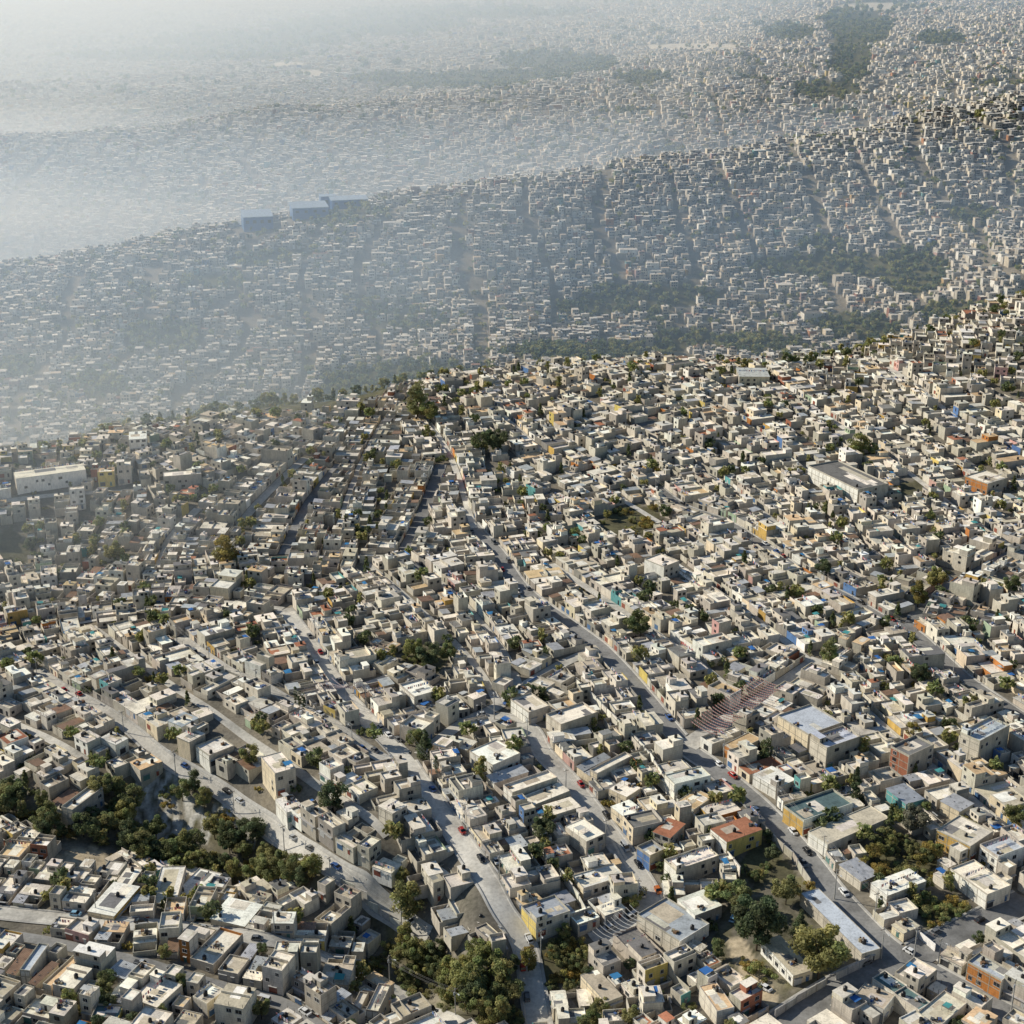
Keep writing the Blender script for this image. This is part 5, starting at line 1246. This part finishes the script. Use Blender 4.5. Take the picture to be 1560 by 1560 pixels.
# long walls between the plots
def long_wall(pts, h, lab, colr=(.66,.62,.54), gate=None):
    P = [at(*p) for p in pts]; x0, y0 = P[0]; z0 = float(hz(x0, y0)); o = empty('boundary_wall', (x0, y0, z0)); m = MB(); cp = MB(); pi_ = MB()
    for (ax, ay), (bx, by) in zip(P, P[1:]):
        n = max(1, int(hypot(bx-ax, by-ay)/4)); tx, ty = (bx-ax)/hypot(bx-ax, by-ay), (by-ay)/hypot(bx-ax, by-ay)
        for k in range(n):
            p = (ax+(bx-ax)*k/n-x0, ay+(by-ay)*k/n-y0); q = (ax+(bx-ax)*(k+1)/n-x0, ay+(by-ay)*(k+1)/n-y0); zz = float(hz(p[0]+x0, p[1]+y0))-z0; hh = h*U(rp,.92,1.08); a = .11
            f = [(p[0]+ty*a, p[1]-tx*a), (q[0]+ty*a, q[1]-tx*a), (q[0]-ty*a, q[1]+tx*a), (p[0]-ty*a, p[1]+tx*a)]
            m.hexa([(*v, zz-2) for v in f] + [(*v, zz+hh) for v in f], vary(rp, colr, .1), WALL)
            g = [(v[0]+(.06*ty if i < 2 else -.06*ty), v[1]-(.06*tx if i < 2 else -.06*tx)) for i, v in enumerate(f)]
            if k % 2: cp.hexa([(*v, zz+hh+.003) for v in g] + [(*v, zz+hh+.1) for v in g], (.45,.43,.4), WALL)
            b = .2; pi_.box(p[0]-b, p[0]+b, p[1]-b, p[1]+b, zz-2, zz+h*1.1, vary(rp, (.42,.4,.37)), WALL)
    build('wall_panel', m, o); build('coping', cp, o); build('pier', pi_, o)
    tag(o, lab, 'wall', 'long walls between plots')
long_wall([(1340,1458),(1308,1477),(1273,1494)], 2.6, 'scrawled grey wall along the shaded road, nearer the crossroads', (.55,.52,.48))
long_wall([(1258,1502),(1212,1530),(1180,1552)], 2.6, 'grey wall of the dirt yard beside its dark gate', (.5,.48,.45))
long_wall([(1157,1262),(1180,1287),(1207,1310),(1222,1334),(1234,1352)], 3, 'stained wall with creepers between garden and crossroads street', (.45,.41,.34))
long_wall([(878,1048),(940,1110),(990,1162),(1027,1225)], 4.2, 'upper stretch of the long bright wall between lane and crossroads street', (.78,.74,.64))
long_wall([(1030,1230),(1062,1262),(1087,1284),(1127,1337)], 4, 'lower stretch of the long bright wall behind the yellow house', (.78,.74,.64))
long_wall([(780,1224),(805,1264),(830,1302),(862,1349),(882,1377),(893,1403)], 3.4, 'long bright wall running between the wide pale street and the lane', (.74,.7,.6))
long_wall([(1366,1400),(1400,1430),(1424,1450)], 2.6, 'white painted wall of the overgrown corner plot', (.8,.78,.74))
long_wall([(520,1345),(560,1378),(610,1412),(640,1440)], 1.6, 'low wall along the ravine street above the gully', (.6,.57,.5))
long_wall([(545,1492),(610,1530),(680,1568)], 1.8, 'low wall between gully and the street below', (.5,.48,.44))
# cars
CARC = {'white': (.75,.75,.74), 'silver': (.45,.46,.47), 'black': (.02,.02,.022), 'red': (.38,.03,.025), 'blue': (.05,.12,.32), 'grey': (.16,.165,.17), 'orange': (.6,.16,.03), 'green': (.05,.16,.1), 'sky blue': (.25,.45,.6)}
def loft(m, st, c, mt, cap=True):
    k = len(m.v)
    for x, y, z0, z1, yt in st: m.v += [(x,-y,z0),(x,y,z0),(x,yt,z1),(x,-yt,z1)]
    for i in range(len(st)-1):
        a = k+4*i
        for j in range(4): m.f.append((a+j, a+4+j, a+4+(j+1)%4, a+(j+1)%4)); m.c.append(c); m.m.append(mt)
    if cap:
        for a in (k, k+4*(len(st)-1)): m.f.append((a,a+1,a+2,a+3)); m.c.append(c); m.m.append(mt)
_cm = {}
def car_meshes(kind, cn):
    key = (kind, cn)
    if key in _cm: return _cm[key]
    c = CARC[cn]; b = MB(); g = MB(); rf = MB(); L = {'sedan': 4.4, 'hatchback': 3.7, 'pickup': 5.0, 'van': 4.7}[kind]; h = L/2
    loft(b, [(-h,.72,.35,.62,.68),(-h+.12,.84,.25,.86,.78),(-h*.35,.87,.22,.92,.82),(h*.4,.87,.22,.92,.82),(h-.3,.85,.24,.84 if kind != 'van' else .95,.78),(h,.72,.32,.6,.68)], c, PAINT)
    A = {'sedan': (-1.45,-.75,.75,1.55,1.42), 'hatchback': (-1.65,-1.2,.35,1.15,1.45), 'pickup': (-.5,-.35,.75,1.4,1.6), 'van': (-2.2,-2.1,1.1,1.75,1.95)}[kind]
    loft(g, [(A[0],.78,.86,.9,.78),(A[1],.78,.86,A[4],.62),(A[2],.78,.86,A[4],.62),(A[3],.78,.86,.9,.78)], (.015,.018,.022), GLASS)
    rf.hexa([(A[1]-.05,-.66,A[4]-.02),(A[2]+.05,-.66,A[4]-.02),(A[2]+.05,.66,A[4]-.02),(A[1]-.05,.66,A[4]-.02),(A[1],-.6,A[4]+.05),(A[2],-.6,A[4]+.05),(A[2],.6,A[4]+.05),(A[1],.6,A[4]+.05)], c, PAINT)
    for sg in (-1, 1):                                # pillars
        for xx in ((A[1]+A[2])/2,): rf.hexa([(xx-.06,sg*.79-.02,.9),(xx+.06,sg*.79-.02,.9),(xx+.06,sg*.79+.02,.9),(xx-.06,sg*.79+.02,.9),(xx-.06,sg*.63-.02,A[4]),(xx+.06,sg*.63-.02,A[4]),(xx+.06,sg*.63+.02,A[4]),(xx-.06,sg*.63+.02,A[4])], c, PAINT)
    out = [('body', mesh_from('body', *b.arrays())), ('cabin_glass', mesh_from('cabin_glass', *g.arrays())), ('roof_panel', mesh_from('roof_panel', *rf.arrays()))]
    if kind == 'pickup':
        m = MB(); m.box(-h+.2, -.6, -.68, .68, .93, .95, (.05,.05,.05), PLAST); out.append(('cargo_bed', mesh_from('cargo_bed', *m.arrays())))
    _cm[key] = (out, L); return _cm[key]
m = MB(); k = 12
for sg, rr in ((-.1, .31), (.1, .31)):
    pass
for i in range(k):
    a0, a1 = 2*pi*i/k, 2*pi*(i+1)/k; m.quad((.31*cos(a0),-.1,.31*sin(a0)),(.31*cos(a1),-.1,.31*sin(a1)),(.31*cos(a1),.1,.31*sin(a1)),(.31*cos(a0),.1,.31*sin(a0)),(.02,.02,.02),PLAST)
    for y in (-.1, .1): m.quad((0,y,0),(.31*cos(a0),y,.31*sin(a0)),(.31*cos((a0+a1)/2),y,.31*sin((a0+a1)/2)),(.31*cos(a1),y,.31*sin(a1)),(.02,.02,.02),PLAST)
wheel_me = mesh_from('wheel', *m.arrays())
m = MB(); m.cyl(0,0,-.115,.115,.18,.18,(.5,.5,.5),PAINT,8); rim_me = mesh_from('rim', *m.arrays())
m = MB(); m.box(-.04,.04,-.14,.14,0,.13,(.75,.75,.7),GLASS,None,None,True); head_me = mesh_from('headlight', *m.arrays())
m = MB(); m.box(-.04,.04,-.12,.12,0,.12,(.4,.02,.02),GLASS,None,None,True); tail_me = mesh_from('tail_light', *m.arrays())
CARS = []
def car(x, y, ang, kind, cn, lab):
    if any(hypot(x-a, y-b) < 4.6 for a, b in CARS): return
    CARS.append((x, y)); parts, L = car_meshes(kind, cn); c_, s_ = cos(ang), sin(ang)
    zf = float(hz(x+c_*1.5, y+s_*1.5)); zb = float(hz(x-c_*1.5, y-s_*1.5))
    sg, dd = nearest(x, y); lift = .16 + STREETS[int(sg[4])].i*.006 if dd < STREETS[int(sg[4])].hw else .03
    o = empty('parked_car', (x, y, (zf+zb)/2 + lift), ang); o.rotation_euler = (0, -atan2(zf-zb, 3.0), ang)
    for n, me in parts: obj(n, me, o)
    for xx in (-L*.3, L*.31):
        for yy in (-.78, .78):
            w = obj('wheel', wheel_me, o, (xx, yy, .31)); rm = obj('rim', rim_me, w); rm.rotation_euler = (pi/2, 0, 0)
    for yy in (-.58, .58): obj('headlight', head_me, o, (L/2-.06, yy, .56)); obj('tail_light', tail_me, o, (-L/2+.05, yy, .6))
    tag(o, lab, {'sedan': 'car', 'hatchback': 'car', 'pickup': 'pickup', 'van': 'van'}[kind], 'parked vehicles')
def along(px, py, flip=0):
    x, y = at(px, py); sg, dd = nearest(x, y, SEG_MAIN); return x, y, atan2(sg[3], sg[2]) + flip
for px, py, a, kind, cn, lab in [
 (1166,1507,radians(-48),'sedan','white','white saloon car parked out in the sun of the dirt yard'),
 (1128,1501,radians(-55),'pickup','white','white pickup beside the red one in the dirt yard'),
 (1115,1485,radians(-50),'pickup','red','red pickup parked in the dirt yard'),
 (1117,1401,radians(60),'hatchback','sky blue','light blue car in the shade of the tall dark tree'),
 (1100,1404,radians(50),'sedan','green','dark greenish car in the shade at the top of the dirt yard'),
 (1095,1498,radians(-40),'sedan','blue','dark blue car in the shade left of the red pickup'),
 (1113,1512,radians(30),'hatchback','grey','grey car beside the leafless bushes in the dirt yard')]:
    x, y = at(px, py); car(x, y, a, kind, cn, lab)
for px, py, kind, cn, lab in [
 (1493,1404,'hatchback','black','black car in a round patch of shade on the climbing road'),(1230,1299,'sedan','black','black car by the garden wall on the crossroads street'),
 (755,1312,'sedan','white','white saloon in a driveway off the wide pale street'),(733,1310,'sedan','black','black car near the bend of the wide pale street'),
 (704,1268,'hatchback','red','dark red car by the wall of the wide pale street'),(924,1243,'sedan','black','black car on the sunny part of the lane'),
 (952,1292,'van','silver','pale van parked on the lane under a bush'),(1002,1358,'hatchback','orange','bright orange car at the lower end of the lane'),
 (885,1197,'hatchback','red','red car on the upper part of the lane'),(606,1128,'sedan','grey','grey car below the bunting square'),
 (512,1322,'sedan','blue','blue car on the street beside the ravine'),(116,1395,'hatchback','sky blue','light blue car on the street below the ravine'),
 (215,1406,'sedan','black','black car on the street below the ravine'),(310,1417,'sedan','silver','silver car on the street below the ravine'),
 (392,1432,'hatchback','grey','grey car in front of the dark two-storey house'),(1520,1070,'pickup','blue','blue pickup on the dark avenue'),
 (1150,838,'sedan','white','white car on the dark avenue among houses'),(730,1003,'hatchback','white','white car parked by the dark tree clump')]:
    x, y, a = along(px, py); car(x, y, a, kind, cn, lab)
cn_ = {}
for si, n in ((0, 20), (2, 14), (4, 11), (5, 9), (7, 14), (8, 4), (3, 8), (1, 7), (6, 6), (11, 5), (9, 3), (12, 2), (13, 4)):
    s = STREETS[si]; L = sorted(U(rp, 4, s.L - 4) for _ in range(n)); x0, y0, *_ = on_street(s, 0); x1, y1, *_ = on_street(s, s.L)
    if y1 < y0: L.reverse()
    for q in L:
        x, y, tx, ty = on_street(s, q); sd = rp.choice((-1, 1)); x += -ty*sd*(s.hw - 1.1); y += tx*sd*(s.hw - 1.1)
        if y > 800 or abs(x/y) > .345 or float(proj(x, y, float(hz(x, y)))[1]) > 1555: continue
        kind = rp.choice(('sedan','sedan','hatchback','hatchback','van','pickup')); c = rp.choice(('white','white','silver','black','red','blue','grey','grey'))
        k = (si, kind, c); cn_[k] = cn_.get(k, 0) + 1
        car(x, y, atan2(ty, tx) + (pi if rp.random() < .5 else 0), kind, c, '%s %s parked along the %s, %s such from its near end' % (c, kind, s.name, ordinal(cn_[k])))

# bunting over the streets
def string(p, q, sag, cols, nm, lab, grp, n=26, fl=.38):
    m = MB(); P = []
    for t in np.linspace(0, 1, 15): P.append((p[0]+(q[0]-p[0])*t, p[1]+(q[1]-p[1])*t, p[2]+(q[2]-p[2])*t - sag*4*t*(1-t)))
    o = empty(nm, p); P0 = [(a-p[0], b-p[1], c-p[2]) for a, b, c in P]
    m.tube(P0, .03, (.4,.38,.36), CLOTH, 3); build('cord', m, o)
    m = MB(); d = np.array(q) - np.array(p); d /= np.linalg.norm(d)
    for k in range(n):
        t = (k + .5)/n; c = [(q[j]-p[j])*t for j in range(3)]; c[2] -= sag*4*t*(1-t); c = np.array(c); w = d*fl*.8
        m.quad(tuple(c-w), tuple(c+w), tuple(c+w*.8-(0,0,fl*1.5)), tuple(c-w*.8-(0,0,fl*1.5)), cols[k % len(cols)], CLOTH)
    build('flag', m, o)['kind'] = 'stuff'
    tag(o, lab, 'bunting', grp)
a, b, c_, d_ = at(1052,1122), at(1152,1052), at(1092,1142), at(1192,1068)
for k in range(27):
    t = k/26; p = a + (b-a)*t; q = c_ + (d_-c_)*t; z = 6.6
    string((*p, float(hz(*p))+z), (*q, float(hz(*q))+z), .9, ((.36,.13,.12),(.48,.31,.28),(.34,.17,.15),(.5,.4,.37)), 'bunting_string', 'string of red and pink flags in the rows over the red bunting street', 'rows of red bunting', 26, .3)
a, b, c_, d_ = at(902,1440), at(958,1400), at(930,1455), at(985,1418)
for k in range(11):
    t = k/10; p = a + (b-a)*t; q = c_ + (d_-c_)*t; z = 5.5
    string((*p, float(hz(*p))+z), (*q, float(hz(*q))+z), .8, ((.7,.7,.68),(.6,.62,.66)), 'bunting_string', 'string of white flags in the rows at the lower end of the lane', 'rows of white bunting', 30, .15)
p0 = at(528,1078); z0 = float(hz(*p0)) + 9
for k in range(12):
    an = radians(20 + 22*k*.62); q = p0 + np.array((cos(an), sin(an)))*17
    string((*p0, z0), (*q, float(hz(*q))+5.5), .6, ((.5,.3,.32),(.6,.5,.5)), 'bunting_string', 'string of faded pink flags fanning out over the bunting square', 'fan of pink bunting', 22, .26)
mm = MB(); mm.cyl(0,0,0,9.2,.12,.08,(.45,.44,.42),PAINT,8); o = empty('flag_pole', (*p0, float(hz(*p0)))); build('pole_shaft', mm, o); mm = MB(); mm.cyl(0,0,9.2,9.5,.2,.2,(.5,.3,.3),PAINT,8); build('ring', mm, o)
tag(o, 'thin pole holding the pink bunting fan on the square', 'pole')

# ------------------------------------------------------------------ haze: real volumes lying in the valleys
def haze(name, pts, z0, z1, dens, colr, g):
    m = bpy.data.materials.new(name); m.use_nodes = True; nt = m.node_tree; nt.nodes.clear()
    out = nt.nodes.new('ShaderNodeOutputMaterial'); v = nt.nodes.new('ShaderNodeVolumeScatter')
    v.inputs['Density'].default_value = dens; v.inputs['Color'].default_value = (*colr, 1); v.inputs['Anisotropy'].default_value = g
    nt.links.new(v.outputs[0], out.inputs['Volume'])
    n = len(pts); V = [(x, y, z0) for x, y in pts] + [(x, y, z1) for x, y in pts]
    Fc = [tuple(range(n))[::-1], tuple(range(n, 2*n))] + [(i, (i+1) % n, n+(i+1) % n, n+i) for i in range(n)]
    me = bpy.data.meshes.new(name); me.from_pydata(V, [], Fc); me.materials.append(m); me.update()
    tag(obj(name, me), kind='stuff')
HAZE = True
if HAZE:
    haze('haze', [(-9000,760),(-60,900),(400,1120),(9000,1500),(9000,1900),(-9000,1900)], -400, 90, HZ_A*2, (.57,.755,1), .36)
    haze('haze', [(-9000,1901),(9000,1901),(9000,20000),(-9000,20000)], -400, 330, HZ_A*.95, (.57,.755,1), .36)
    haze('haze', [(-9000,380),(-230,560),(-70,900),(-40,1100),(150,1700),(215,1899),(-9000,1899)], -410, 85, HZ_B*2, (.78,.895,1), .36)
    haze('haze', [(-9000,1902),(215,1902),(500,2900),(2200,9000),(2200,20000),(-9000,20000)], -410, 250, HZ_B, (.78,.895,1), .36)
    W = (.84, .935, 1)
    haze('haze', [(-3000,1480),(-200,1560),(60,1700),(330,1850),(420,2150),(100,2350),(-500,2500),(-3000,2500)], -420, -55, HZ_C, W, .36)
    haze('haze', [(-6000,2620),(-300,2640),(300,2800),(420,3000),(200,3500),(-600,3800),(-6000,3800)], -430, -55, HZ_C*.8, W, .36)
    haze('haze', [(-60,1620),(120,1720),(330,1800),(520,1960),(420,2090),(200,2080),(-60,1980)], -415, -12, HZ_C*.9, W, .36)
    haze('haze', [(200,1800),(420,1850),(640,1960),(600,2130),(400,2150),(200,2060)], -416, 22, HZ_C*.7, W, .36)
    haze('haze', [(-900,500),(-140,620),(-90,790),(-150,1010),(-900,1010)], -412, 34, HZ_C*.45, W, .36)

# ------------------------------------------------------------------ light and camera
w = bpy.data.worlds.new('World'); scene.world = w; w.use_nodes = True; nt = w.node_tree
sky = nt.nodes.new('ShaderNodeTexSky'); sky.sky_type = 'NISHITA'; sky.sun_disc = False; sky.sun_elevation = SUN_EL; sky.sun_rotation = SUN_AZ; sky.air_density = 1.3; sky.dust_density = .3; sky.ozone_density = 4
nt.links.new(sky.outputs[0], nt.nodes['Background'].inputs['Color']); nt.nodes['Background'].inputs['Strength'].default_value = SKY_S
from mathutils import Vector
sd = bpy.data.lights.new('sun', 'SUN'); sd.energy = SUN_S; sd.angle = radians(.5); sd.color = (1, .935, .80)
so = bpy.data.objects.new('sun', sd); col.objects.link(so)
dv = Vector((sin(SUN_AZ)*cos(SUN_EL), cos(SUN_AZ)*cos(SUN_EL), sin(SUN_EL))); so.rotation_euler = dv.to_track_quat('Z', 'Y').to_euler(); so.location = (0, 0, 600)
cd = bpy.data.cameras.new('camera'); cd.sensor_width = 36; cd.lens = F/1560*36; cd.clip_start = 1; cd.clip_end = 60000
co = bpy.data.objects.new('camera', cd); col.objects.link(co); co.location = (0, 0, CAMZ); co.rotation_euler = (pi/2 - PITCH, 0, 0); scene.camera = co
scene.view_settings.view_transform = 'Standard'; scene.view_settings.look = 'None'; scene.view_settings.exposure = 0; scene.view_settings.gamma = 1
cy = scene.cycles; cy.max_bounces = 6; cy.diffuse_bounces = 2; cy.glossy_bounces = 2; cy.transmission_bounces = 2; cy.volume_bounces = 4; cy.transparent_max_bounces = 6
cy.use_denoising = True; cy.caustics_reflective = False; cy.caustics_refractive = False
